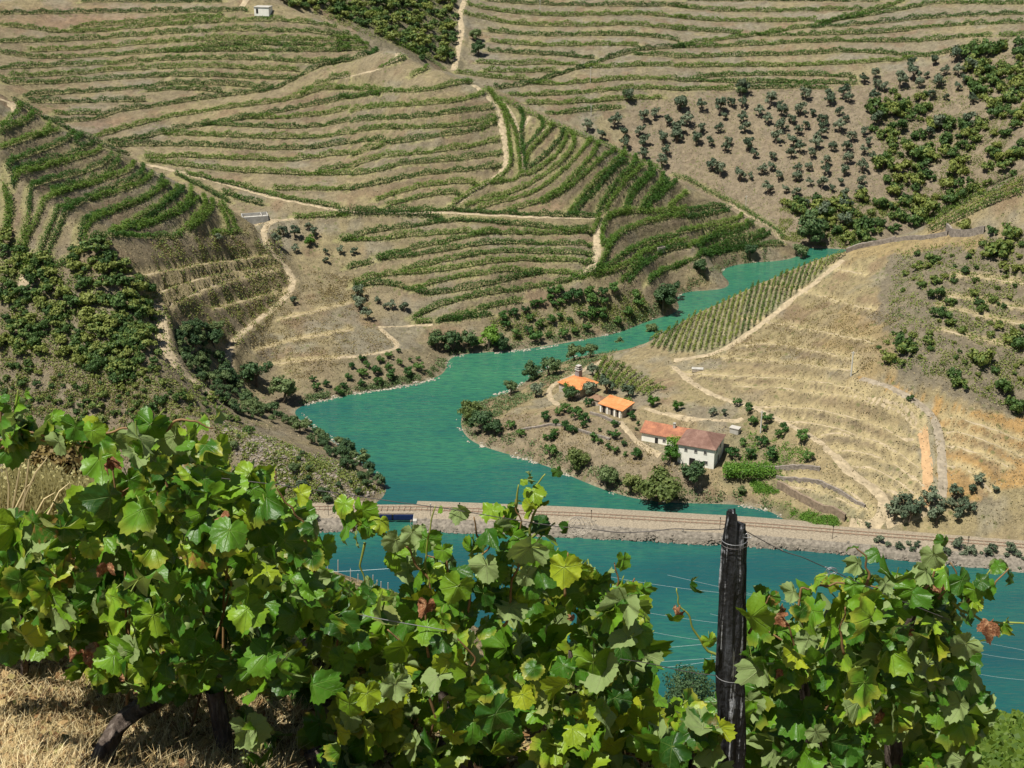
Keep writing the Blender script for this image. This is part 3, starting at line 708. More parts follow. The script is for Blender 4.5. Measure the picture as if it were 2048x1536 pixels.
# ------------------------------------------------------------------ railway embankment, rails, bridge
STONE = simple('riprap_stone', (.19, .165, .13), .9, .45, 1.2, world=True, bump=.15); BALL = simple('ballast', (.27, .225, .16), .95, .35, 2.5, world=True, bump=.08); RUST = simple('rusty_rail', (.17, .085, .045), .6, .2, .5, world=True)
CONC = simple('pale_concrete', (.42, .40, .35), .9, .2, .8, world=True); BLUE = simple('blue_painted_girder', (.010, .022, .09), .5, .2, 1.0)
toe = np.interp(rail[:, 0], [-60, 40, 80, 112, 180], [8.2, 7.6, 6.8, 8.0, 10.5])
bx0, bx1 = P(742, 1040, 1)[0], P(828, 1040, 1)[0]
def sweep(sel, name):
    r = rail[sel]; n = rail_n[sel]; tf = toe[sel]
    prof = [(-9.0, -2.6), (-5.5, -.5), (-3.2, -.12), (-1.7, 0), (1.7, 0), (3.0, -.1), (4.9, -.28)]
    V = []
    for o_, dz in prof: V.append(r + n * o_ + np.array([0, 0, dz]))
    j = NZ.fbm(r[:, 0] / 2, r[:, 1] / 2, 3)[:, None]
    V.append(r + n * (tf[:, None] * .62 + 2) + np.array([0, 0, -1.3]) + n * j * .8); V.append(r + n * (tf[:, None] + j * 1.2) + np.array([0, 0, -2.65])); V.append(r + n * (tf[:, None] + 3) + np.array([0, 0, -4.5]))
    V = np.stack(V, 1); k = V.shape[1]; F = gridF(k, len(r)); mi = np.tile(np.array([1, 0, 0, 0, 0, 0, 1, 1, 1]), len(r) - 1)
    return tag(obj(name, np_mesh(name, V.reshape(-1, 3), F, [BALL, STONE], mi=mi, smooth=False)), kind='structure')
sweep(rail[:, 0] < bx0 + .8, 'railway_embankment'); sweep(rail[:, 0] > bx1 - .8, 'railway_embankment')
rt = empty('railway_line', tuple(rail[len(rail) // 2])); tag(rt, 'single railway line of two rusty rails along the low embankment between the two waters', 'railway')
ofs = np.array(rt.location)
for s_ in (-.83, .83):
    mb = MB(); mb.tube(rail + rail_n * s_ + np.array([0, 0, .24]) - ofs, .085, 4, False); mb.build('rail', RUST, rt)
mb = MB()
for i in range(0, len(rail), 1):
    mb.box(rail[i] + np.array([0, 0, .08]) - ofs, (.28, 2.5, .16), math.atan2(rail_t[i, 1], rail_t[i, 0]))
tag(mb.build('sleeper', simple('old_sleeper', (.30, .235, .165), .9, .3, 1), rt), kind='stuff')
# bridge over the channel mouth
br = empty('railway_bridge', ((bx0 + bx1) / 2, float(np.interp((bx0 + bx1) / 2, rail[:, 0], rail[:, 1])), 0)); tag(br, 'low railway bridge with two dark blue girders and concrete abutments', 'bridge')
L_ = bx1 - bx0
MB().box((0, 0, 2.25), (L_ + 1.5, 5.0, .45)).build('deck', BALL, br)
for i in (0, 1): MB().box((-L_ / 4 + i * L_ / 2, -2.9, 1.55), (L_ / 2 - .5, .3, 1.35)).build('girder', BLUE, br)
for i in (0, 1): MB().box((-L_ / 2 - .4 + i * (L_ + .8), -2.0, .2), (1.0, 9.0, 4.2)).build('abutment', CONC, br)
MB().box((L_ / 2 + .9, -6.2, -.2), (.5, 3.2, 3.4), .35).build('wing_wall', CONC, br)
# loose stones of the embankment and the rocky spur (too many and too small to pick out singly)
ico = [(0, 0, 1), (.89, 0, .45), (.28, .85, .45), (-.72, .53, .45), (-.72, -.53, .45), (.28, -.85, .45), (.72, .53, -.45), (-.28, .85, -.45), (-.89, 0, -.45), (-.28, -.85, -.45), (.72, -.53, -.45), (0, 0, -1)]
icf = [(0, 1, 2), (0, 2, 3), (0, 3, 4), (0, 4, 5), (0, 5, 1), (1, 6, 2), (2, 7, 3), (3, 8, 4), (4, 9, 5), (5, 10, 1), (2, 6, 7), (3, 7, 8), (4, 8, 9), (5, 9, 10), (1, 10, 6), (6, 11, 7), (7, 11, 8), (8, 11, 9), (9, 11, 10), (10, 11, 6)]
ico = np.array(ico, float); icf = np.array(icf)
def rocks(name, pts, rad, mat, label=None, cat=None, flat=.65):
    n = len(pts); sc = rad[:, None] * (rng.random((n, 3)) * .8 + .6); sc[:, 2] *= flat
    V = ico[None] * (1 + (rng.random((n, 12, 1)) - .5) * .5) * sc[:, None]; a = rng.random(n) * 6.28
    V = np.stack([V[..., 0] * np.cos(a)[:, None] - V[..., 1] * np.sin(a)[:, None], V[..., 0] * np.sin(a)[:, None] + V[..., 1] * np.cos(a)[:, None], V[..., 2]], -1) + pts[:, None]
    F = (icf[None] + (np.arange(n) * 12)[:, None, None]).reshape(-1, 3)
    o = obj(name, np_mesh(name, V.reshape(-1, 3), F, [mat])); return tag(o, label, cat, kind='stuff')
i = rng.integers(0, len(rail), 4200); i = i[(rail[i, 0] < bx0) | (rail[i, 0] > bx1)]; q = rng.random(len(i)); t_ = toe[i]
rp = rail[i] + rail_n[i] * (4.6 + q * (t_ - 4.2))[:, None] + rail_t[i] * (rng.random(len(i))[:, None] - .5) * 1.5; rp[:, 2] = np.interp(q, [0, .45, 1], [2.3, 1.35, .0])
rocks('riprap', rp, .14 + rng.random(len(i)) ** 2 * .36, STONE)
SCH = simple('schist_rubble', (.24, .205, .165), .9, .4, .9, world=True, bump=.1)
u_, v_ = rng.uniform(430, 780, 5200), rng.uniform(830, 1000, 5200); mk = inpoly([(430, 840), (560, 880), (640, 915), (700, 935), (770, 985), (700, 1000), (620, 990), (500, 960)], u_, v_); w_ = cast(u_[mk], v_[mk], ZT)
rocks('spur_rubble', w_ + np.array([0, 0, .0]), .12 + rng.random(len(w_)) ** 2 * .5, SCH, flat=.5)
# pale rocks along the waterline
sh = []
for s_ in (A_sh, D_sh, [(775, 990), (740, 942), (700, 903), (640, 862), (600, 815)]):
    q = densify(np.array(s_, float), .45); sh.append(q)
sh = np.concatenate(sh); w_ = P(sh[:, 0], sh[:, 1], 0.0); w_[:, :2] += rng.normal(0, .7, (len(w_), 2)); g_ = gz(w_[:, 0], w_[:, 1]); ok = (g_ > -.6) & (g_ < .5); w_ = w_[ok]; w_[:, 2] = np.maximum(g_[ok], 0) + .03; w_ = w_[NZ.fbm(w_[:, 0] / 6, w_[:, 1] / 6, 3) > -.08]
rocks('shore_rocks', w_, (.08 + rng.random(len(w_)) ** 3 * .38), simple('bleached_shore_rock', (.36, .325, .26), .9, .35, 1, world=True))
# ------------------------------------------------------------------ vine rows on the hills, each row a hedge of leaf clusters
ORD = 'first second third fourth fifth sixth seventh eighth ninth tenth eleventh twelfth thirteenth fourteenth fifteenth sixteenth seventeenth eighteenth nineteenth'.split()
TENS = {20: 'twent', 30: 'thirt', 40: 'fort', 50: 'fift', 60: 'sixt', 70: 'sevent', 80: 'eight', 90: 'ninet'}
def ordn(i):
    if i < 20: return ORD[i - 1]
    t = i // 10 * 10
    return TENS[t] + ('ieth' if i % 10 == 0 else 'y-' + ORD[i % 10 - 1])
def leaf_quads(C, size, nrm=None, jitter=1.0, rg=rng):
    """a small folded leaf cluster at each centre: returns V (n*4,3), F"""
    n = len(C); a = rg.normal(size=(n, 3)); 
    if nrm is not None: a = a * jitter + nrm * 1.1
    a /= np.linalg.norm(a, axis=1)[:, None]; b = rg.normal(size=(n, 3)); b -= (a * b).sum(1)[:, None] * a; b /= np.linalg.norm(b, axis=1)[:, None]; c = np.cross(a, b)
    sz = (size * (.6 + .8 * rg.random(n)))[:, None] if np.ndim(size) == 0 else (size * (.7 + .6 * rg.random(n)))[:, None]
    V = np.stack([C - b * sz * .5 + c * sz * .12, C - c * sz * .42 + a * sz * .12, C + b * sz * .5, C + c * sz * .5 - a * sz * .1], 1)
    return V.reshape(-1, 3), np.arange(n * 4).reshape(-1, 4)
VINEF = leafmat('vine_row_foliage', (.020, .058, .008), (.048, .118, .014), (.12, .19, .028), .2, .09)
VINEY = leafmat('young_vine_foliage', (.04, .08, .014), (.10, .155, .025), (.20, .23, .05), .2, .12)
def vine_row(l, dens=70., hgt=2.1, w=.85, size=.38, mat=None, gap=.04, name='vine_row', thin=1.0):
    L = np.linalg.norm(np.diff(l[:, :2], axis=0), axis=1).sum(); n = int(L * dens * thin)
    if n < 12: n = 12
    t = rng.random(n) * (len(l) - 1); i = np.minimum(t.astype(int), len(l) - 2); f = (t - i)[:, None]; c = l[i] * (1 - f) + l[i + 1] * f
    ph = rng.random() * 99; vig = NZ2.fbm(t * .35 * L / len(l) + ph, np.full(n, ph), 3)           # vigour along the row
    keep = rng.random(n) > gap * (1 + 2.2 * (vig < -.15)); c = c[keep]; vig = vig[keep]; n = len(c)
    c[:, :2] += rng.normal(0, w * .55, (n, 2)); h = (rng.random(n) ** .8) * hgt * (.85 + vig * .9) + .28
    c[:, 2] = gz(c[:, 0], c[:, 1]) + h
    V, F = leaf_quads(c, size, np.array([[-.2, -.3, 1.]]), 1.0)
    # the stakes and trunks under the leaves
    m_ = MB(); st = densify(l, 5.5); st[:, 2] = gz(st[:, 0], st[:, 1])
    for p in st: m_.box(p + np.array([0, 0, .75]), (.09, .09, 1.9))
    o = empty(name, tuple(l[len(l) // 2])); ofs = np.array(o.location)
    tag(obj('foliage', np_mesh('foliage', V - ofs, F, [mat or VINEF]), o), kind='stuff')
    tag(obj('stake', np_mesh('stake', np.concatenate(m_.v) - ofs, np.concatenate(m_.q), [STAKE]), o), kind='stuff')
    return o
STAKE = simple('grey_stake', (.22, .19, .15), .9, .3, 2)
RINFO = {'A': ('green vine row on the broad terraced hill, {} from its top', 'vine rows on the broad terraced hill', {}),
 'N': ('green vine row curving round the terraced nose, {} from its top', 'vine rows curving round the nose of the terraced hill', {}),
 'T': ('green vine row above the riverside orchard, {} from top', 'vine rows between the level track and the riverside orchard', {}),
 'B': ('bending vine row on the near hairpin terraces, {} from the top', 'vine rows on the near hairpin terraces', dict(size=.33, dens=80, hgt=1.95, w=.8)),
 'C': ('distant vine row on the back slope above the olives, {} down', 'vine rows on the back slope above the olive grove', dict(size=.46, dens=58, hgt=2.2, w=.95)),
 'R': ('bright vine hedge along the skyline crest of the hill, {} from front', 'vine hedges along the hill crests', dict(hgt=2.0, w=1.5, dens=45)),
 'D': ('thin young vine row on the knoll vineyard, {} from the river', 'thin young vine rows on the knoll vineyard', dict(size=.36, dens=24, hgt=1.7, w=.4, mat=VINEY)),
 'E': ('short vine row behind the orange roofed houses, {} from the river', 'short vine rows behind the farmhouses', dict(size=.4, dens=26, hgt=1.5, w=.6, mat=VINEY)),
 'G': ('bright vine row slanting over the right hill crest, {} from the crest', 'bright vine rows on the right hill crest', dict(size=.45, dens=30, mat=VINEY, w=.6))}
for k in ('D', 'E', 'G', 'R', 'A', 'N', 'T', 'B', 'C'):
    lab, grp, kw = RINFO[k]; ls = RW[k]
    key = (lambda l: np.mean(proj(l[:, 0], l[:, 1], l[:, 2])[1])) if k not in 'DE' else (lambda l: np.mean(proj(l[:, 0], l[:, 1], l[:, 2])[0]))
    for i, l in enumerate(sorted(ls, key=key)):
        tag(vine_row(l, **kw), lab.format(ordn(i + 1)), 'vine row', grp)

# ------------------------------------------------------------------ trees and bushes
def crown_mesh(name, mat, rx, rz, zc, nclump, per, q, seed, open_=.5, low=0.):
    rg = np.random.default_rng(seed); C = []; Nn = []
    for _ in range(nclump):
        d = rg.normal(size=3); d /= np.linalg.norm(d); d[2] = d[2] if d[2] > -.45 else -d[2] * .4
        r = rg.uniform(.35, .88) ** .7; cc = d * r * np.array([rx, rx, rz]) + np.array([0, 0, zc]) + rg.normal(0, rx * .06, 3); cr = rx * rg.uniform(.28, .46)
        g = rg.normal(size=(per, 3)); g /= np.linalg.norm(g, axis=1)[:, None]; pp = cc + g * cr * (rg.random((per, 1)) ** .45) * np.array([1, 1, .8])
        C.append(pp); Nn.append(g + d * .5)
    C = np.concatenate(C); Nn = np.concatenate(Nn); C[:, 2] = np.maximum(C[:, 2], low + .05 * rg.random(len(C)))
    V, F = leaf_quads(C, q, Nn, .6, rg); return np_mesh(name, V, F, [mat])
BARK = simple('tree_bark', (.12, .095, .07), .95, .35, 3, bump=.02)
def trunk_mesh(h, r, seed, n=3):
    rg = np.random.default_rng(seed); m = MB(); b = np.array([0, 0, -.5]); k = np.array([rg.normal(0, .1) * h, rg.normal(0, .1) * h, h * .5])
    m.tube([b, k * .5 + [0, 0, 0], k], [r * 1.25, r, r * .8], 6)
    for i in range(n):
        a = rg.random() * 6.28; e = k + np.array([math.cos(a) * h * .35, math.sin(a) * h * .35, h * .5]); m.tube([k, (k + e) / 2 + [0, 0, .1], e], [r * .7, r * .5, r * .2], 5)
    return m.mesh('trunk', [BARK])
M_OL = leafmat('olive_foliage', (0.044, 0.072, 0.039), (0.091, 0.127, 0.072), (0.169, 0.202, 0.124), .12, .3)
M_SC = leafmat('scrub_foliage', (0.034, 0.074, 0.022), (0.081, 0.143, 0.034), (0.202, 0.232, 0.054), .15, .12)
M_OR = leafmat('orange_tree_foliage', (0.019, 0.057, 0.014), (0.041, 0.108, 0.022), (0.095, 0.176, 0.038), .12, .4)
M_WI = leafmat('willow_foliage', (0.066, 0.102, 0.026), (0.132, 0.174, 0.048), (0.216, 0.240, 0.078), .2, .25)
M_RI = leafmat('riverside_foliage', (0.031, 0.070, 0.028), (0.070, 0.123, 0.045), (0.140, 0.189, 0.070), .15, .3)
M_BR = leafmat('bright_pergola_foliage', (.035, .10, .012), (.075, .175, .022), (.14, .25, .035), .25, .4)
M_DRY = leafmat('dry_weed_foliage', (.16, .115, .055), (.26, .21, .09), (.24, .25, .09), .15, .4)
KINDS = {  # name: (meshes of crowns at unit size 1 m radius, trunks)
 'olive_tree': [(crown_mesh('crown', M_OL, 1.0, .95, 1.15, 12, 56, .215, 10 + i, low=.25), trunk_mesh(1.2, .12, i)) for i in range(5)],
 'scrub_bush': [(crown_mesh('crown', M_SC, 1.0, .72, .55, 13, 52, .22, 30 + i, low=-.1), None) for i in range(6)],
 'orange_tree': [(crown_mesh('crown', M_OR, .95, .85, .95, 14, 56, .19, 50 + i, low=.15), trunk_mesh(.9, .08, 20 + i)) for i in range(4)],
 'riverside_tree': [(crown_mesh('crown', M_RI, 1.0, 1.0, 1.05, 20, 95, .155, 70 + i, low=.0), trunk_mesh(1.2, .1, 30 + i)) for i in range(4)],
 'willow_tree': [(crown_mesh('crown', M_WI, 1.0, 1.0, 1.0, 24, 110, .13, 80 + i, low=.0), trunk_mesh(1.2, .09, 40 + i)) for i in range(3)],
 'fig_tree': [(crown_mesh('crown', M_BR, 1.0, .85, .85, 16, 80, .16, 90 + i, low=.0), trunk_mesh(1.0, .1, 50 + i)) for i in range(3)],
 'weed_clump': [(crown_mesh('crown', M_DRY, 1.0, .6, .4, 7, 24, .34, 95 + i, low=-.1), None) for i in range(4)],
}
SCRUB_TRUNK = trunk_mesh(.7, .06, 99)
def tree(kind, x, y, r, label, grp, cat, zs=1.0, z=None, nm=None):
    cm, tm = KINDS[kind][int(rng.integers(len(KINDS[kind])))]; z = float(gz(x, y)) if z is None else z
    s = r * (.92 + .16 * rng.random()); rz = rng.random() * 6.28
    if tm is None and r < 2.6:
        o = link(bpy.data.objects.new(nm or kind, cm)); o.location = (x, y, z); o.rotation_euler = (0, 0, rz); o.scale = (s, s, s * zs)
    else:
        o = empty(nm or kind, (x, y, z), rz); o.scale = (s, s, s * zs)
        link(bpy.data.objects.new('crown', cm), o); link(bpy.data.objects.new('trunk', tm or SCRUB_TRUNK), o)
    return tag(o, label, cat, grp)
def tiers(pts, band=42.):
    """place names inside a group: tier from the top, order from the left"""
    pts = sorted(pts, key=lambda p: p[1]); out = []; i = 0; tr = 0
    while i < len(pts):
        j = i
        while j < len(pts) and pts[j][1] < pts[i][1] + band: j += 1
        tr += 1
        for k, p in enumerate(sorted(pts[i:j], key=lambda p: p[0])): out.append((p, tr, k + 1))
        i = j
    return out
def plant(kind, pts, desc, grp, cat, nm=None, band=42., zs=1.0):
    """pts: (u, v of the foot, crown radius in photo px)"""
    tt = tiers(pts, band); A = np.array([p for p, _, _ in tt]); w = cast(A[:, 0], A[:, 1], ZT)
    for (p, tr, k), q in zip(tt, w):
        if q[2] < .15 and cat != 'willow': 
            pass
        dist = math.hypot(q[1], H - q[2]); r = p[2] * dist / FPX
        one = len([1 for x in tt if x[1] == tr]) == 1
        lab = f"{desc}, {ordn(k)} from the left in the {ordn(tr)} tier down" if not one else f"{desc}, alone in the {ordn(tr)} tier down"
        tree(kind, q[0], q[1], r, lab, grp, cat, zs, nm=nm)
def zz(off, s, r, k=K, f=1.0): return [(off[0] + float(a.split(',')[0]) * k, off[1] + float(a.split(',')[1]) * k + f, (float(a.split(',')[2]) if a.count(',') == 2 else r) * 1.03 * (1 + .3 * (rng.random() - .5))) for a in s.split()]
OL = zz((1348, 0), '''35,640,13 75,740,13 160,650 160,775 20,790,13 15,830 265,655,15 335,625 395,560,14 400,630 405,720 415,785,13 260,775 290,700,7 130,850 205,855,9 295,895 320,850 430,880,13 470,925 500,680 560,620,13 620,640 625,680 550,725 690,725,8 735,680,13 770,585,11 770,755,8 630,775,12 595,840,12 720,795 810,685,9 875,740 870,770 900,600,13 910,615 990,570,12 1020,600 965,680 1000,715,8 965,775,12 1045,830 860,815 830,870,13 920,885,9 735,895 690,860 680,930 800,925,9 580,940 570,1000 610,1055 515,1020,9 450,1050,8 385,1055 270,1030,13 225,1000 885,970 885,1025 1010,960 995,1030,12 1100,1010 1095,1085 1160,945 1110,905 1140,855,9 1115,795,9 720,1010 780,1000 710,1065,12 795,1090,9 860,1110,13 925,1120,8 970,1085,8 650,1130,8 550,1135,13 715,1155,9 775,1210,8 1090,1140 1000,1170 1000,1235,14 880,1240 880,1280,13 1005,895 1110,490,11 1180,455,9 1190,525 1170,600,12 1230,540 1165,655 1190,740,14 1320,515,15 1390,400,11 1400,470,13 1430,515 1515,385,11 1480,460,7 1580,440,10 1550,515,13 1655,360,14 1660,445 1700,490,9 1660,530,8 1745,425,14 1510,580,9 1590,590,7 1745,610,12 1720,740,12 1550,760,14 1485,810,12''', 10.5)
OL += zz((674, 0), '''1465,765,11 1545,815 1625,745,12 1675,805 1700,590,11 1790,715,14 1775,800,11 1800,865,13 1865,695,13 1930,740,12 2000,650,14 1910,835,11 1990,790,9 1980,835,9 1900,980,14 1930,910,9 1680,870 1790,930''', 10.5)
plant('olive_tree', OL, 'rounded grey-green grove olive', 'olive trees on the back slope', 'olive tree', band=36, zs=1.1)
def scatter(poly, n, r0, r1, mind=.75, hill=None):
    us = [p[0] for p in poly]; vs = [p[1] for p in poly]; out = []; t = 0
    while len(out) < n and t < n * 30:
        t += 1; u, v = rng.uniform(min(us), max(us)), rng.uniform(min(vs), max(vs))
        if not inpoly(poly, np.array([u]), np.array([v]))[0]: continue
        r = r0 + (r1 - r0) * rng.random() ** 1.8
        if any((u - a) ** 2 + ((v - b) * 1.6) ** 2 < ((r + c) * mind) ** 2 for a, b, c in out): continue
        out.append((u, v, r))
    return out
# dense scrub woods
w1 = scatter([(0, 470), (50, 500), (110, 530), (150, 600), (300, 590), (310, 700), (330, 740), (260, 760), (150, 730), (0, 700)], 150, 9, 22, .5)
w2 = scatter([(140, 500), (210, 480), (240, 520), (300, 560), (310, 640), (300, 720), (200, 720), (150, 600)], 85, 9, 21, .48)
w3 = scatter([(0, 700), (310, 730), (450, 800), (520, 880), (430, 850), (300, 850), (0, 850)], 130, 5, 16, .8)
w4 = scatter([(430, 850), (560, 890), (700, 940), (770, 990), (620, 1000), (430, 960)], 26, 5, 12, 1.0) + scatter([(350, 660), (440, 660), (440, 720), (500, 800), (600, 850), (690, 900), (770, 975), (730, 970), (640, 900), (560, 850), (470, 830), (420, 780), (360, 720)], 110, 8, 18, .5)
plant('scrub_bush', w1 + w2, 'green bush in the left thicket', 'scrub thicket on the left hillside', 'bush', 'thicket_bush', band=30)
plant('scrub_bush', w3, 'scattered bush on the stony spur', 'scattered bushes on the left spur', 'bush', 'broom_bush', band=34)
plant('riverside_tree', w4, 'shrub in the inlet hedge', 'gully and inlet hedge', 'shrub', 'hedge_shrub', band=34)
w5 = scatter([(560, 0), (900, 0), (915, 40), (905, 130), (860, 130), (790, 85), (700, 45), (600, 20)], 110, 8, 18, .52)
plant('scrub_bush', w5, 'dark bush behind the hilltop', 'dark scrub behind the hilltop', 'bush', 'heath_bush', band=26)
w6 = scatter([(1750, 180), (1850, 190), (1870, 250), (1980, 250), (2060, 300), (2060, 350), (1900, 420), (1850, 440), (1790, 440), (1760, 330), (1740, 250)], 110, 8, 23, .5) + scatter([(1940, 100), (2050, 90), (2050, 280), (1990, 240), (1930, 160)], 48, 10, 22, .5) + scatter([(1560, 400), (1800, 400), (1840, 450), (1780, 480), (1700, 500), (1660, 470), (1600, 470)], 48, 8, 20, .6)
plant('scrub_bush', w6, 'tree in the wood beside the olives', 'wood beside the olive grove', 'tree', 'oak_tree', band=34, zs=1.15)
w7 = scatter([(1790, 500), (2048, 480), (2048, 840), (1960, 800), (1880, 740), (1780, 740), (1750, 700), (1800, 640)], 80, 5, 14, .9) + [(1500 * K + 1348 - 40, 800 + 0, 8)]
w7 += zz((1348, 400), '1505,365,15 1340,870,25 1355,900,20 1250,940,14 1670,1100,14 1640,1040,14 1535,570,17 1545,680,15 1420,410,12 1445,510,12 1910,1120,22 1990,1230,22 1790,960,22 1980,830,16 2030,870,18 1700,170,16 1860,200,16 1970,220,20 1900,330,24 1930,300,18 1800,270,10 2010,420,12', 12)
plant('scrub_bush', w7, 'bush on the right stony slope', 'bushes on the right stony slope', 'bush', 'hillside_shrub', band=34, zs=1.1)
w8 = scatter([(1780, 1010), (1930, 990), (1960, 1040), (1900, 1055), (1790, 1050)], 14, 10, 22, .6) + [(1804, 1036, 13), (1735, 1055, 7), (1960, 970, 13), (1990, 985, 9), (1945, 985, 11)] + scatter([(1700, 1080), (2048, 1110), (2048, 1150), (1850, 1118)], 22, 7, 15, .8)
plant('olive_tree', w8, 'grey bush by the railway', 'grey bushes beside the railway', 'bush', 'grey_bush', band=30)
# orchards
OT = zz((674, 400), '970,705,11 985,745,10 1035,685 1105,665 1155,635 1200,615 1240,595 1255,560,11 1305,550,12 1345,600,13 1315,615 1275,625 1395,585,14 1480,570,12 1555,560,12 1615,545,11 1485,620,15 1560,610,11 1750,570,12 1765,625,11 1045,805,11 1120,780,10 1165,830,14 1190,755,11 1250,725,11 1240,810,9 1300,700,9 1325,800,10 1390,785,9 1430,690,11 1465,765,10 1500,705,12 1550,665,9 1550,695,9 1640,730,12 1130,705,9 1360,715,7 1490,665,11 1700,680,13', 10.5)
plant('orange_tree', OT, 'orange tree in the riverside orchard', 'orange trees of the riverside orchard', 'orange tree', band=24)
OP = zz((674, 400), '85,985 150,945,8 175,975 250,950,10 305,925,10 305,995 225,1020,11 150,1035,10 65,1050,9 145,1090,9 40,1100,9 240,1080,11 325,1055,12 415,1030,10 370,965,7 425,945,6 480,1000,10 475,935,6 360,890,5 10,1140,10 -120,1110,9 -60,1090,8 -140,1060,7', 9)
plant('orange_tree', OP, 'small tree on the low promontory', 'young trees on the promontory', 'orange tree', band=24)
k4 = 500 / 2048.
OF = zz((1000, 700), '85,640 170,705 365,575,12 455,615,10 545,650,12 590,680,10 365,740,7 440,705,9 430,745,9 410,860,15 480,530,8 525,515,12 615,555,16 700,590,10 690,640,10 725,460,10 945,725,9 885,815,9 945,845,9 810,770,8 755,745,10 1110,890,15 1010,780,6 1030,872,6 930,625,10 815,665,5 1075,570,11 1135,615,6 1115,655,4 890,690,5', 9, k4)
plant('orange_tree', OF, 'small tree on the rough ground', 'trees on the rough ground below the farm', 'fruit tree', band=26)
OH = zz((1348, 400), '370,1200 440,1235 545,1300,12 455,1315,10 530,1350,8 645,1350,11 610,1395,12 745,1412,16 510,1440,13 405,1435,9 340,1510,16 445,1510,15 580,1518,14 785,1525,12', 11)
plant('orange_tree', OH, 'orange tree beside the white farmhouse', 'orange trees beside the white farmhouse', 'orange tree', band=30)
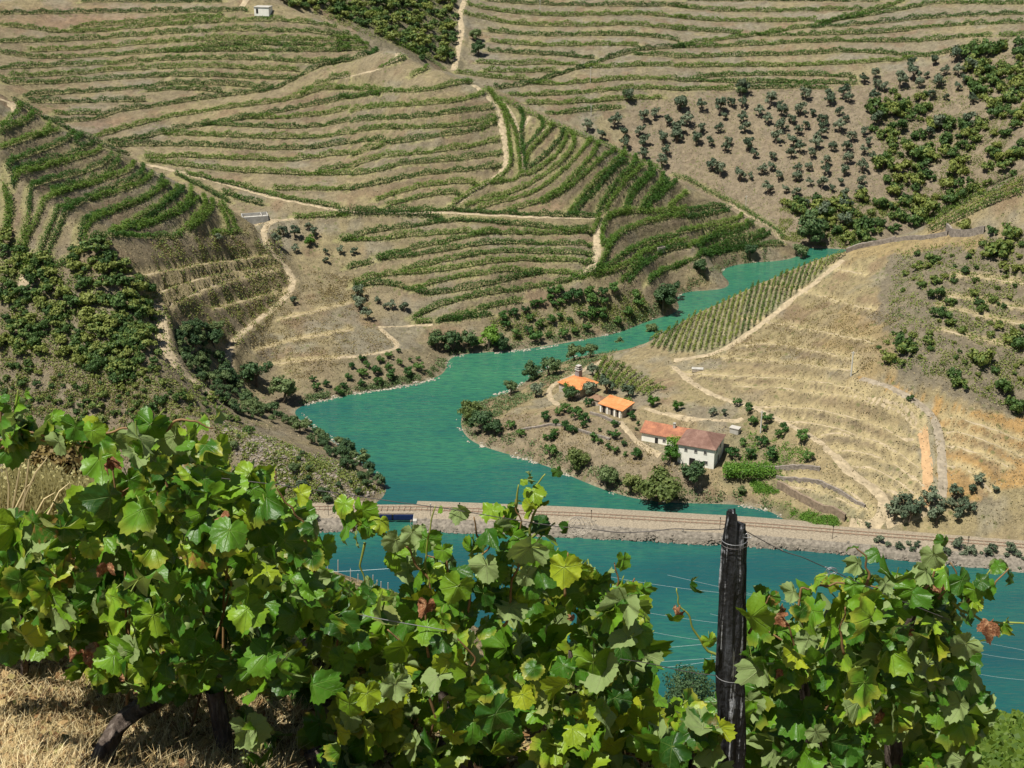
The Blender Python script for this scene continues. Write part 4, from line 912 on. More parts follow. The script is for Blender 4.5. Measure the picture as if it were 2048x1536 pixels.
# single large trees near the farm and along the banks
BIG = [('willow_tree', 1153, 938, 25, 'olive-yellow willow on the bank below the rough ground'), ('riverside_tree', 1212, 972, 25, 'dense dark green tree on the bank left of the big willows'),
 ('willow_tree', 1262, 985, 23, 'thin yellowish willow between the dark bank tree and the largest willow'), ('willow_tree', 1318, 1008, 41, 'largest pale willow leaning over the water below the farm'),
 ('riverside_tree', 1384, 974, 25, 'dense dark tree in front of the white farmhouse wall'), ('fig_tree', 1340, 925, 22, 'bright green tree against the corner of the white farmhouse'),
 ('willow_tree', 940, 840, 25, 'yellow-green willow at the tip of the peninsula'), ('riverside_tree', 965, 866, 24, 'bushy tree at the waterline of the peninsula tip'), ('riverside_tree', 990, 872, 17, 'smaller bush right of the peninsula tip trees'),
 ('riverside_tree', 1020, 790, 17, 'dark pointed tree beside the pale reeds'), ('riverside_tree', 1062, 760, 20, 'dark tree on the bank, first left of the grove'), ('riverside_tree', 1098, 752, 22, 'big dark tree in the middle of the bank grove'), ('olive_tree', 1072, 795, 18, 'grey old olive leaning over the bare yard'),
 ('riverside_tree', 1150, 722, 18, 'grey-green tree by the bend of the farm lane'), ('riverside_tree', 1180, 715, 16, 'grey-green tree right of the bend of the farm lane'), ('riverside_tree', 1240, 682, 13, 'bush on the neck below the knoll vineyard'), ('riverside_tree', 1305, 662, 12, 'bush at the low end of the knoll vineyard'),
 ('fig_tree', 1139, 792, 16, 'green fig tree at the front of the orange roofed house'), ('riverside_tree', 1144, 802, 15, 'grey tree just below the fig tree'), ('olive_tree', 1178, 794, 17, 'old grey olive in front of the orange roof corner'), ('olive_tree', 1213, 786, 19, 'large grey olive between the two orange roofs'), ('olive_tree', 1257, 795, 16, 'grey olive behind the arcaded outbuilding'), ('olive_tree', 1185, 752, 13, 'grey olive behind the striped chimney'),
 ('riverside_tree', 1600, 515, 18, 'dark bush on the far bank at the river bend'), ('riverside_tree', 1620, 488, 32, 'broad dark tree overhanging the far river bend'), ('riverside_tree', 1325, 620, 25, 'big bush where the orchard meets the river'), ('riverside_tree', 1348, 592, 16, 'bush upstream of the orchard corner'), ('riverside_tree', 1400, 548, 14, 'bush on the steep bank below the nose'), ('riverside_tree', 1500, 515, 14, 'bush on the bank below the last terraces'),
 ('riverside_tree', 875, 700, 22, 'tall dark tree, leftmost on the bank above the narrows'), ('riverside_tree', 905, 702, 22, 'dark rounded tree second on the bank above the narrows'), ('riverside_tree', 938, 700, 20, 'dark tree third on the bank above the narrows'), ('fig_tree', 978, 695, 26, 'brighter green spreading tree at the orchard side of the narrows'), ('riverside_tree', 1003, 700, 18, 'low dark bush at the waterline of the narrows'),
 ('riverside_tree', 515, 775, 30, 'grey-green tree beside the twin wheel track end'), ('riverside_tree', 568, 805, 26, 'rounded grey-green tree at the head of the inlet'), ('riverside_tree', 465, 770, 18, 'tree left of the twin wheel track end'), ('willow_tree', 620, 1045, 17, 'bush at the bank just left of the railway'), ('olive_tree', 605, 985, 15, 'grey bush on the rocky spur above the railway'), ('riverside_tree', 655, 1008, 11, 'small dark bush beside the railway on the spur'),
 ('olive_tree', 720, 620, 17, 'grey bush at the upper left of the little hollow'), ('olive_tree', 715, 595, 14, 'grey bush at the top of the hollow hedge'), ('olive_tree', 735, 640, 13, 'grey bush low in the hollow hedge'), ('olive_tree', 756, 607, 8, 'small olive in the hollow above the narrows'), ('olive_tree', 785, 618, 10, 'middle olive in the hollow above the narrows'), ('olive_tree', 808, 625, 12, 'right olive in the hollow above the narrows'), ('olive_tree', 770, 620, 8, 'low olive in the hollow above the narrows'),
 ('olive_tree', 683, 508, 9, 'left of two dark olives beside the vineyard block'), ('olive_tree', 709, 511, 9, 'right of two dark olives beside the vineyard block'),
 ('olive_tree', 567, 472, 12, 'dark tree beside the concrete tank'), ('olive_tree', 590, 475, 13, 'bushy olive right of the concrete tank'), ('olive_tree', 617, 462, 8, 'small upper tree near the concrete tank'), ('olive_tree', 628, 472, 10, 'tree at the right of the tank group'), ('fig_tree', 620, 492, 13, 'bright bush below the tank group'), ('olive_tree', 550, 490, 13, 'grey bush inside the bend of the wheel track'), ('olive_tree', 592, 505, 9, 'grey bush beside the white marker pipe'), ('olive_tree', 650, 510, 7, 'small olive beside the dry stream'), ('olive_tree', 652, 528, 8, 'small olive lower on the dry stream'), ('olive_tree', 588, 608, 10, 'lone grey bush beside the wheel track bend'), ('olive_tree', 437, 485, 9, 'lone olive below the hairpin rows'),
 ('riverside_tree', 1255, 188 + 14, 12, 'lone dark tree at the foot of the back vineyard'), ('riverside_tree', 953, 82, 13, 'upper dark tree beside the far edge path'), ('riverside_tree', 958, 112, 14, 'lower dark tree beside the far edge path'), ('riverside_tree', 1482, 192, 12, 'dark tree standing at the last far vine row'),
 ('scrub_bush', 1255, 810, 20 * .6, 'bright green bush behind the arcaded outbuilding'), ('fig_tree', 1306, 812, 14, 'bright green bush on the rubble bank'), ('fig_tree', 1355, 820, 13, 'second bright bush on the rubble bank'), ('olive_tree', 1424, 832, 9, 'round grey bush on the rubble bank'), ('olive_tree', 1448, 830, 8, 'pale grey bush at the end of the rubble bank'),
 ('riverside_tree', 1483, 990, 11, 'small dark bush below the green pergola'), ('olive_tree', 1685, 455, 17, 'round dark tree inside the walled corner'), ('riverside_tree', 1410, 920, 9, 'small plant against the farmhouse front'), ('fig_tree', 1590, 938, 0.1, '')]
grp_big = 'larger trees near the farm and river'
for kd, u, v, r, lab in BIG:
    if not lab: continue
    q = cast(u, v, ZT)[0]; rr = r * math.hypot(q[1], H - q[2]) / FPX
    tree(kd, q[0], q[1], rr, lab, grp_big, 'bush' if 'bush' in lab or 'plant' in lab else 'tree')
# banks: low growth that reads as one mass
def undergrowth(name, polys, n, mat, size, hmax, label=None, A=None, minz=.12):
    C = []
    for poly, wgt in polys:
        us = [p[0] for p in poly]; vs = [p[1] for p in poly]; u, v = rng.uniform(min(us), max(us), int(n * wgt * 2)), rng.uniform(min(vs), max(vs), int(n * wgt * 2)); mk = inpoly(poly, u, v)
        w = cast(u[mk], v[mk], ZT); clump = NZ3.fbm(w[:, 0] / 2.2, w[:, 1] / 2.2, 3) + .25 * NZ.fbm(w[:, 0] / 9, w[:, 1] / 9, 2) > -.02; C.append(w[clump & (w[:, 2] > minz)])
    C = np.concatenate(C); C[:, :2] += rng.normal(0, .4, (len(C), 2)); C[:, 2] = gz(C[:, 0], C[:, 1]) + rng.random(len(C)) * hmax
    V, F = leaf_quads(C, size, np.array([[0, 0, .8]])); return tag(obj(name, np_mesh(name, V, F, [mat])), kind='stuff')
SH1 = [(1572, 520), (1500, 528), (1440, 547), (1390, 577), (1350, 608), (1320, 630), (1270, 655), (1200, 674), (1120, 692), (1000, 705), (900, 712), (900, 690), (1000, 690), (1200, 655), (1290, 620), (1380, 555), (1500, 500), (1560, 495)]
SH2 = [(600, 812), (740, 784), (900, 750), (905, 730), (880, 715), (860, 740), (740, 770), (600, 795)]
SH3 = [(915, 850), (940, 888), (1080, 930), (1200, 980), (1290, 1005), (1400, 1008), (1530, 1022), (1560, 1020), (1500, 985), (1400, 985), (1250, 960), (1100, 900), (960, 830)]
SH4 = [(1020, 785), (940, 808), (915, 850), (980, 850), (1020, 820), (1060, 800), (1110, 765), (1240, 700), (1290, 680), (1350, 660), (1345, 650), (1240, 685), (1150, 710), (1080, 740)]
undergrowth('bank_undergrowth', [(SH1, 1.3), (SH2, .5), (SH3, .7), (SH4, 1.4)], 36000, M_RI, .4, .8)
undergrowth('green_ground_cover', [([(1535, 990), (1600, 1020), (1720, 1048), (1650, 1052), (1575, 1040)], 1.0), ([(1490, 955), (1560, 985), (1480, 990)], .4), ([(1500, 860), (1620, 900), (1600, 960), (1470, 960)], .35)], 12000, M_BR, .33, .4)
undergrowth('scrub_undergrowth', [([(0, 470), (120, 520), (300, 560), (430, 800), (520, 870), (700, 930), (770, 985), (600, 940), (430, 850), (0, 850)], 2.3), ([(1790, 500), (2048, 470), (2048, 840), (1900, 760), (1760, 730)], .55), ([(560, 0), (905, 0), (915, 130), (780, 90)], .9), ([(1740, 200), (2048, 100), (2048, 340), (1800, 450)], 1.0), ([(1560, 390), (1850, 410), (1700, 500), (1560, 480)], .8), ([(300, 480), (560, 460), (580, 600), (470, 700), (330, 620)], .35), ([(430, 850), (560, 880), (770, 985), (600, 1010), (430, 1000)], .6), ([(1260, 200), (1800, 150), (1800, 430), (1560, 480), (1300, 300)], .25), ([(980, 640), (1290, 580), (1300, 640), (1000, 690)], .4)], 26000, M_SC, .4, .6)
undergrowth('dry_weeds', [([(300, 480), (560, 440), (590, 600), (470, 700), (330, 620)], .9), ([(480, 620), (640, 560), (800, 690), (600, 760), (500, 700)], .9), ([(300, 760), (430, 850), (760, 985), (600, 1010), (0, 900), (0, 760)], 1.1), ([(1400, 720), (1660, 590), (1800, 640), (1740, 740)], .8), ([(1000, 800), (1330, 900), (1400, 960), (1000, 870)], .5), ([(0, 700), (500, 850), (0, 850)], .4), ([(1400, 540), (1560, 490), (1300, 640), (1280, 640)], .4), ([(620, 540), (730, 560), (740, 640), (650, 600)], .3)], 13000, M_DRY, .33, .4)

# dry tufts and small weeds all over the slopes
def tufts(name, n, mat, size, hh, thr, seedoff):
    u, v = rng.uniform(-60, 2110, n), 1050 * rng.random(n) ** .8; w = cast(u, v, ZT); g = NZ.fbm(w[:, 0] / 3.5 + seedoff, w[:, 1] / 3.5, 4) + .2 * rng.normal(size=n)
    i = np.clip(np.round((w[:, 0] - GX0) / GD).astype(int), 0, len(gx) - 1); j = np.clip(np.round((w[:, 1] - GY0) / GD).astype(int), 0, len(gy) - 1)
    w = w[(g > thr) & (w[:, 2] > .5) & (TD[j, i] > 2.2) & (w[:, 1] < 850)]; w[:, 2] += hh * rng.random(len(w)); V, F = leaf_quads(w, size, np.array([[0, -.2, .9]])); tag(obj(name, np_mesh(name, V, F, [mat])), kind='stuff')
tufts('dry_tufts', 60000, leafmat('dry_tuft', (.19, .15, .085), (.33, .27, .15), (.45, .37, .21), .1, .3), .42, .25, .02, 0)
tufts('low_weeds', 42000, leafmat('low_weed', (.055, .050, .028), (.115, .105, .045), (.19, .17, .065), .1, .3), .38, .25, .08, 50)
# ------------------------------------------------------------------ farmhouses
LIME = simple('limewashed_wall', (.86, .83, .73), .9, .08, .7, world=True, bump=.02); STW = simple('rubble_stone_wall', (.40, .35, .28), .9, .4, 1.6, world=True, bump=.12)
DARK = simple('dark_opening', (.02, .018, .016), .7, .2, 1); WOOD = simple('weathered_door', (.10, .075, .05), .8, .3, 2); FR = simple('grey_frame', (.45, .42, .37), .8, .1, 2); GLASS = simple('window_glass', (.03, .035, .04), .12, .2, 1, spec=.6)
def tilemat(name, dark, mid, light, sc=.5):
    m = NT(name); p = m.pos(); f = m.noise(sc, 5, p, .65); f2 = m.noise(sc * 9, 3, p)
    w = m.n('ShaderNodeTexWave', i_Scale=2.6, i_Distortion=.6, wave_type='BANDS'); m.t.links.new(m.objc(), w.inputs['Vector'])
    c = m.ramp(m.math('ADD', m.math('MULTIPLY', f, .7), m.math('MULTIPLY', f2, .3)), [(.32, dark), (.5, mid), (.68, light)])
    m.base(c, .85, .2); m.bump(w.outputs['Fac'], .5, .08); return m.m
TNEW = tilemat('new_orange_tile', (.50, .17, .06), (.66, .25, .09), (.74, .34, .15)); TOLD = tilemat('old_brown_tile', (.14, .075, .055), (.22, .125, .095), (.32, .20, .15)); TRED = tilemat('weathered_red_tile', (.22, .095, .06), (.36, .155, .09), (.56, .24, .12)); TBR = tilemat('mossy_brown_tile', (.16, .09, .055), (.25, .15, .09), (.33, .22, .14), 1.2)
def roof_mesh(L, D, h, rise, kind, ov=.45, th=.14, ridge=None, sag=.12):
    """kind: hip, gable, mono; centred on the house; long side along x"""
    a, b = L / 2 + ov, D / 2 + ov; ez = h - ov * rise / (D / 2 + .01) * .6
    if kind == 'hip':
        r = (L - D) / 2 if ridge is None else ridge; r = max(r, .3); V = [(-a, -b, ez), (a, -b, ez), (a, b, ez), (-a, b, ez), (-r, 0, h + rise), (r, 0, h + rise)]; F4 = [(0, 1, 5, 4), (2, 3, 4, 5)]; F3 = [(1, 2, 5), (3, 0, 4)]
    elif kind == 'gable':
        V = [(-a, -b, ez), (a, -b, ez), (a, b, ez), (-a, b, ez), (-a, 0, h + rise), (a, 0, h + rise)]; F4 = [(0, 1, 5, 4), (2, 3, 4, 5)]; F3 = []
    else:
        V = [(-a, -b, ez), (a, -b, ez), (a, b, h + rise), (-a, b, h + rise)]; F4 = [(0, 1, 2, 3)]; F3 = []
    bm = bmesh.new(); vs = [bm.verts.new(v) for v in V]
    for f in F4 + F3: bm.faces.new([vs[i] for i in f])
    bmesh.ops.subdivide_edges(bm, edges=bm.edges[:], cuts=5, use_grid_fill=True)
    for v in bm.verts:
        if not v.is_boundary: v.co.z -= sag * (.5 + NZ.fbm(v.co.x * .9 + L, v.co.y * .9, 2))
    g = bmesh.ops.extrude_face_region(bm, geom=bm.faces[:]); 
    for e in g['geom']:
        if isinstance(e, bmesh.types.BMVert): e.co.z += th
    bmesh.ops.recalc_face_normals(bm, faces=bm.faces[:]); me = bpy.data.meshes.new('roof'); bm.to_mesh(me); bm.free(); return me
def gable_wall(L, D, h, rise, t=.0):
    m = MB(); x, y = L / 2, D / 2; V = [(-x, -y, -1.5), (x, -y, -1.5), (x, y, -1.5), (-x, y, -1.5), (-x, -y, h), (x, -y, h), (x, y, h), (-x, y, h), (-x, 0, h + rise - .12), (x, 0, h + rise - .12)]
    return m.add(V, [(0, 3, 2, 1), (0, 1, 5, 4), (2, 3, 7, 6), (1, 2, 6, 5), (3, 0, 4, 7), (4, 5, 9, 8), (6, 7, 8, 9)], [(5, 6, 9), (7, 4, 8)])
def house(name, key, a, L, D, h, rise, kind, side, wall, roofm, label, cat, openings=(), ridge=None):
    c = corner(HOUSES[key], a, L, D, side); o = empty(name, (c[0], c[1], HOUSES[key][2]), a); tag(o, label, cat)
    if kind == 'gable': w = gable_wall(L, D, h, rise).build('wall', wall, o)
    else: w = MB().box((0, 0, (h - 1.5) / 2), (L, D, h + 1.5)).build('wall', wall, o)
    r = roof_mesh(L, D, h, rise, kind, ridge=ridge); r.materials.append(roofm); rf = obj('roof', r, o)
    for ty, sd, s_, z, ww, hh in openings:      # side: f front, r right, l left ; s_ along the wall
        if sd == 'f': pos = (s_, -D / 2 - .02, z + hh / 2); size = (ww, .12, hh)
        elif sd == 'r': pos = (L / 2 + .02, s_, z + hh / 2); size = (.12, ww, hh)
        else: pos = (-L / 2 - .02, s_, z + hh / 2); size = (.12, ww, hh)
        if ty == 'door': MB().box(pos, size).build('door', WOOD, o)
        elif ty == 'opening': MB().box(pos, size).build('doorway', DARK, o)
        else:
            w_ = MB().box(pos, size).build('window', GLASS, o); f = MB(); t = .1
            dz = hh / 2 + t / 2; dx = ww / 2 + t / 2; pr = .1
            for zz_, xx_, sw, sh_ in ((dz, 0, ww + 2 * t, t), (-dz, 0, ww + 2 * t + .1, t), (0, dx, t, hh), (0, -dx, t, hh), (0, 0, .05, hh)):
                if sd == 'f': f.box((pos[0] + xx_, pos[1] - .06, pos[2] + zz_), (sw, .1, sh_))
                else: f.box((pos[0] + (.06 if sd == 'r' else -.06), pos[1] + xx_, pos[2] + zz_), (.1, sw, sh_))
            f.build('frame', FR, w_)
    return o, rf
o, rf = house('farmhouse', 'main', R(-22), 10.3, 10.5, 5.9, 2.6, 'hip', 'r', LIME, TOLD, 'two storey white farmhouse with brown hipped roof and three small upper windows', 'house',
 [('window', 'f', -2.9, 4.1, .65, .85), ('window', 'f', -.1, 4.1, .65, .85), ('window', 'f', 2.6, 4.1, .65, .85), ('opening', 'f', -1.0, .1, 1.6, 2.1), ('window', 'f', 2.9, 1.1, .8, .9), ('window', 'r', -2.6, 3.9, .7, 1.0), ('window', 'r', 1.2, 3.9, .7, 1.0), ('door', 'r', -.6, .3, .9, 1.9)], ridge=1.2)
o2, rf2 = house('long_farmhouse', 'long', R(-25), 15.5, 7.5, 2.7, 1.9, 'gable', 'l', LIME, TRED, 'long low white farmhouse with weathered red tiled roof and small chimney', 'house',
 [('opening', 'f', -3.3, -.2, .9, 1.9), ('window', 'f', -1.0, .9, .7, .8), ('door', 'f', 2.4, -.2, .9, 1.9), ('window', 'f', 4.6, .9, .7, .8)])
MB().box((.8, -.6, 4.9), (.6, .6, 1.5)).box((.8, -.6, 5.7), (.8, .8, .12)).build('chimney', CONC, rf2)
o3, rf3 = house('orange_roofed_house', 'orange', R(-45), 8.6, 8.0, 2.9, 1.3, 'hip', 'r', STW, TNEW, 'stone house with bright orange hipped roof and a tall banded chimney', 'house', [('opening', 'f', -1.5, 0, 1.0, 1.9), ('window', 'f', 1.8, 1.0, .7, .8), ('door', 'r', 1.0, 0, .9, 1.9)], ridge=1.0)
ch = MB(); ch.box((-2.6, 3.0, 4.1), (1.7, 1.5, 2.6)); ch.build('chimney', simple('slate_grey_stack', (.24, .235, .23), .9, .3, 1.5), rf3)
for i, (zz_, sz, mm) in enumerate(((5.5, 1.9, CONC), (5.85, 1.2, DARK), (6.15, 1.6, CONC), (6.5, 1.1, DARK), (6.8, 1.4, FR))): MB().box((-2.6, 3.0, zz_), (sz, sz, .26 if i % 2 == 0 else .44)).build('chimney_band', mm, rf3)
o4, rf4 = house('arcaded_outbuilding', 'arcade', R(-40), 8.2, 5.2, 2.55, .75, 'mono', 'r', STW, TNEW, 'open fronted stone outbuilding with flat bright orange roof and three dark bays', 'outbuilding', [('opening', 'f', -2.5, 0, .9, 2.2), ('opening', 'f', .35, 0, .8, 2.2), ('opening', 'f', 2.4, 0, .6, 2.2), ('opening', 'r', .3, 0, 1.4, 1.8)])
for s_ in (-3.6, -1.2, 1.5, 3.4): MB().box((s_, -2.72, 1.15), (.5, .2, 2.9)).build('pillar', LIME, o4)
def small_box(name, u, v, size, a, mat, label, cat, roofm=None, rise=.6, dz=0.):
    q = cast(u, v, ZT)[0]; o = empty(name, (q[0], q[1], q[2] + dz), a); tag(o, label, cat)
    MB().box((0, 0, size[2] / 2 - .5), (size[0], size[1], size[2] + 1)).build('wall', mat, o)
    if roofm is not None: r = roof_mesh(size[0], size[1], size[2], rise, 'hip', .25, .1); r.materials.append(roofm); obj('roof', r, o)
    return o
small_box('tiled_shed', 1196, 808, (4.2, 3.2, 2.0), R(-40), STW, 'little shed with mossy brown tiled roof beside the arcaded outbuilding', 'shed', TBR, .9)
o = small_box('concrete_box_hut', 1470, 864, (2.6, 1.8, 1.3), R(-30), CONC, 'small pale concrete box behind the white farmhouse', 'hut'); MB().box((0, 0, 1.42), (2.9, 2.1, .2)).build('lid', FR, o)
o = small_box('hilltop_shed', 527, 26, (6.6, 4.5, 2.6), R(-12), LIME, 'small white shed on top of the terraced hill', 'shed'); MB().box((0, 0, 2.75), (7.0, 4.9, .25)).build('roof', CONC, o); MB().box((-2, -2.28, 1.1), (.9, .1, 1.9)).build('door', DARK, o)
o = small_box('ruined_hut', 1320, 500, (3.4, 2.2, 1.4), R(30), STW, 'roofless stone hut among the vine rows of the nose', 'hut'); MB().box((0, 0, 1.5), (2.8, 1.6, .1)).build('floor', DARK, o)  # dark slab on the solid block, its colour standing in for a shaded hollow
q = cast(510, 442, ZT)[0]; o = empty('concrete_tank', tuple(q), R(14)); tag(o, 'open grey concrete water tank at the foot of the hairpin rows', 'tank')
for cx, cy, sx, sy in ((0, -2.6, 9.4, .3), (0, 2.6, 9.4, .3), (-4.55, 0, .3, 4.9), (4.55, 0, .3, 4.9)): MB().box((cx, cy, .7), (sx, sy, 3.4)).build('wall', simple('tank_concrete', (.36, .35, .32), .9, .25, .8, world=True), o)
MB().box((0, 0, 1.2), (8.8, 4.9, .2)).build('floor', simple('tank_floor', (.45, .43, .38), .9, .3, 1.0), o); MB().box((2.4, -.1, 2.25), (.25, 5.4, .3)).build('crossbeam', FR, o)
# small concrete trough and marker
q = cast(1395, 741, ZT)[0]; o = empty('stone_trough', tuple(q), R(-8)); tag(o, 'low grey stone trough on the bare slope above the farm', 'trough')
MB().box((0, 0, .2), (3.4, 1.6, 1.0)).build('wall', STW, o); MB().box((0, 0, .72), (3.6, 1.8, .08)).build('slab', CONC, o)
# green pergola blocks beside the farmhouse
for (u, v, sx, sy, hh, lab) in ((1500, 968, 13.5, 5.2, 2.3, 'long vine covered pergola, bright green, right of the white farmhouse'), (1462, 962, 4.5, 3.5, 1.9, 'low leafy vine mound between farmhouse and pergola'), (1352, 905, 5, 3, 3.2, 'climbing vine hiding the corner between the two farmhouses')):
    q = cast(u, v, ZT)[0]; q[1] += sy / 2; o = empty('pergola', (q[0], q[1], float(gz(q[0], q[1]))), R(-3)); tag(o, lab, 'pergola')
    n = int(sx * sy * 34); C = np.c_[rng.uniform(-sx / 2, sx / 2, n), rng.uniform(-sy / 2, sy / 2, n), hh + rng.normal(0, .28, n) + NZ.fbm(rng.uniform(0, 9, n), rng.uniform(0, 9, n), 2)]
    n2 = int(sx * 30); C2 = np.c_[rng.uniform(-sx / 2, sx / 2, n2), -sy / 2 + rng.normal(0, .25, n2), hh * rng.random(n2) ** .6]
    V, F = leaf_quads(np.r_[C, C2], .42, np.array([[0, -.3, 1.]])); obj('canopy', np_mesh('canopy', V, F, [M_BR]), o)
    for px_ in np.linspace(-sx / 2 + .3, sx / 2 - .3, max(2, int(sx / 3))):
        for py_ in (-sy / 2 + .2, sy / 2 - .2): MB().box((px_, py_, hh / 2 - .4), (.14, .14, hh + .8)).build('post', STAKE, o)
# dry stone walls
def wall(pts, h, t, mat, label):
    w = cast([p[0] for p in pts], [p[1] for p in pts], ZT); w = densify(w, 1.2); w[:, 2] = gz(w[:, 0], w[:, 1]); tn = np.gradient(w[:, :2], axis=0); tn /= np.linalg.norm(tn, axis=1)[:, None]; n = np.c_[-tn[:, 1], tn[:, 0], np.zeros(len(w))]
    top = h * (1 + .18 * NZ.fbm(w[:, 0], w[:, 1], 2)); V = np.stack([w - n * t / 2 - [0, 0, 1.2], w - n * t / 2 + np.c_[0 * top, 0 * top, top], w + n * t / 2 + np.c_[0 * top, 0 * top, top], w + n * t / 2 - [0, 0, 1.2]], 1)
    o = obj('stone_wall', np_mesh('stone_wall', V.reshape(-1, 3), gridF(4, len(w)), [mat])); return tag(o, label, 'wall')
DS = simple('dry_schist_wall', (.24, .205, .17), .95, .4, 1.3, world=True, bump=.15); RS = simple('reddish_retaining_wall', (.24, .18, .125), .95, .35, 1.2, world=True, bump=.12)
wall([(1692, 506), (1740, 492), (1790, 482)], 1.6, .7, DS, 'long dark retaining wall climbing from the knoll vineyard')
wall([(1790, 483), (1850, 478), (1895, 470)], 1.3, .7, DS, 'dry stone wall under the bright ridge vines')
wall([(1893, 460), (1905, 473), (1940, 472), (1968, 466)], 2.2, .7, DS, 'rounded dry stone wall below the tree inside the walled corner')
wall([(1555, 975), (1600, 1000), (1640, 1022), (1690, 1042)], 2.0, .7, RS, 'reddish retaining wall slanting along the lower field')
wall([(1480, 935), (1540, 938), (1600, 935), (1640, 940)], .9, .6, DS, 'low terrace wall under the orange trees by the farmhouse')
wall([(1552, 956), (1620, 962), (1680, 985), (1730, 1015)], .8, .6, DS, 'curved terrace wall round the lower field')
wall([(1180, 828), (1215, 840), (1240, 850)], .8, .5, DS, 'low wall along the terrace below the arcaded outbuilding')
wall([(1040, 862), (1100, 850), (1160, 862), (1220, 880)], .6, .6, DS, 'broken low wall across the rough ground below the farm')
# poles
CONP = simple('concrete_pole', (.55, .53, .48), .85, .12, 2)
def pole(u, v, h, label, arm=True, r=.14, mat=None, name='power_pole'):
    q = cast(u, v, ZT)[0]; o = empty(name, tuple(q)); tag(o, label, 'pole'); MB().tube([[0, 0, -.5], [0, 0, h]], [r, r * .65], 7).build('mast', mat or CONP, o)
    if arm: MB().box((0, 0, h - .35), (1.1, .12, .12)).build('crossarm', mat or CONP, o)
    return q
pole(1702, 752, 7.4, 'pale concrete pole standing on the bare slope', r=.24); pole(1521, 866, 6.8, 'pale concrete pole among the orange trees', r=.24)
pole(1491, 420, 6.5, 'thin pale pole at the ridge end above the river'); pole(1080, 30, 8, 'thin pole high in the far vineyard'); pole(1181, 240 / 1.45, 7.5, 'thin pole beside the rows of the back slope'); pole(1182, 232, 5, 'thin pole on the lower edge of the back vineyard')
for u, lab in ((661, 'first'), (925, 'second'), (865, 'third'), (1188, 'fourth'), (1434, 'fifth'), (1667, 'sixth'), (1930, 'seventh')):
    i = int(np.argmin(abs(proj(rail[:, 0], rail[:, 1], rail[:, 2])[0] - u))); q = rail[i] + rail_n[i] * (3.6 if lab != 'second' else 2.6); o = empty('line_post', tuple(q)); tag(o, f'{lab} thin dark post beside the railway counted from the spur' if lab not in ('second', 'third') else f'thin dark post by the railway east of the bridge, {"taller" if lab == "second" else "pale topped"}', 'post', 'posts beside the railway')
    MB().tube([[0, 0, -.6], [0, 0, 3.4]], .07, 5).build('mast', DARK, o); MB().box((0, 0, 3.35), (.3, .2, .3)).build('cap', CONP if lab == 'third' else DARK, o)
# ------------------------------------------------------------------ the near hillside under the lookout
def hn(x, y):
    x = np.asarray(x, float); y = np.asarray(y, float)
    foot = np.interp(x, [-3, -1.6, -.9, .0, .6, 1.1, 3], [1.50, 1.56, 1.64, 1.74, 1.78, 2.2, 2.7]); ye = np.where(y > 4.3, 4.3 + (y - 4.3) * np.interp(x, [-.5, .8], [.25, 1.]), y)
    a = H - 1.65 - (np.clip(ye, 0, 9) / 4.3) ** 1.15 * foot + np.clip(-y, 0, 50) * .35
    k = np.interp(np.clip(x * 40 / np.maximum(y, 20), -60, 60), [-60, -30, -7, -2, 4, 9.5, 12.5, 60], [9, 9.0, 7.6, 5.6, 1.6, .6, 1.3, 1.2]) * np.exp(-((y - 40) / 15.) ** 2) * (y > 5)
    b = H - .25 - .75 * y + k + (foot < 1.3) * 0
    w = sstep(5.0, 8.0, y); z = a * (1 - w) + np.minimum(a, b) * w
    z = np.where(y > 8, b, z)
    return np.where(y > 250, np.maximum(z, -8), np.maximum(z, -8))
ys = np.r_[np.linspace(-14, 2.6, 24)[:-1], 2.6 * (255 / 2.6) ** (np.arange(260) / 259.)]
xs = np.linspace(-1, 1, 181); NX, NY = np.meshgrid(xs, ys); NX = np.sign(NX) * np.abs(NX) ** 1.15 * (4.5 + np.maximum(NY, 0) * 1.1)
NZZ = hn(NX, NY) + NZ.fbm(NX / .5, NY / .5, 4) * .08 * np.interp(NY, [0, 5, 9, 30, 120], [.6, .5, .5, 1.5, 6])
base_c = np.zeros(NX.shape + (3,)); base_c[:] = (.30, .235, .13)
base_c = base_c * (1 + NZ2.fbm(NX / .3, NY / .3, 4) * .6)[..., None]
gm = sstep(.5, 1.2, NX - .12 * NY) * sstep(5.5, 8, NY); base_c = base_c * (1 - gm[..., None]) + np.array([.13, .19, .035]) * gm[..., None]
o = obj('near_hillside', np_mesh('near_hillside', np.c_[NX.ravel(), NY.ravel(), NZZ.ravel()], gridF(NX.shape[1], NX.shape[0]), [GROUND], smooth=True, col=base_c.reshape(-1, 3))); tag(o, kind='structure')
# green vineyard canopy far down at the lower right, seen from above
n = 60000; y_ = 6.5 * (236 / 6.5) ** rng.random(n); x_ = (.14 + .38 * rng.random(n)) * y_ + .3
C = np.c_[x_, y_, hn(x_, y_) + .03 * y_ ** .5 + np.minimum(.9, .05 + .012 * y_) * rng.random(n) * (.6 + .4 * np.sin(y_ * 1.1 + x_ * .2))]
V, F = leaf_quads(C, .03 + .0055 * y_ ** .95, np.array([[0, -.4, 1.]])); 
M_CAN = leafmat('vineyard_canopy_below', (.05, .10, .012), (.12, .18, .02), (.26, .28, .035), .25, .5)
tag(obj('lower_vineyard_canopy', np_mesh('lower_vineyard_canopy', V, F, [M_CAN])), kind='stuff')

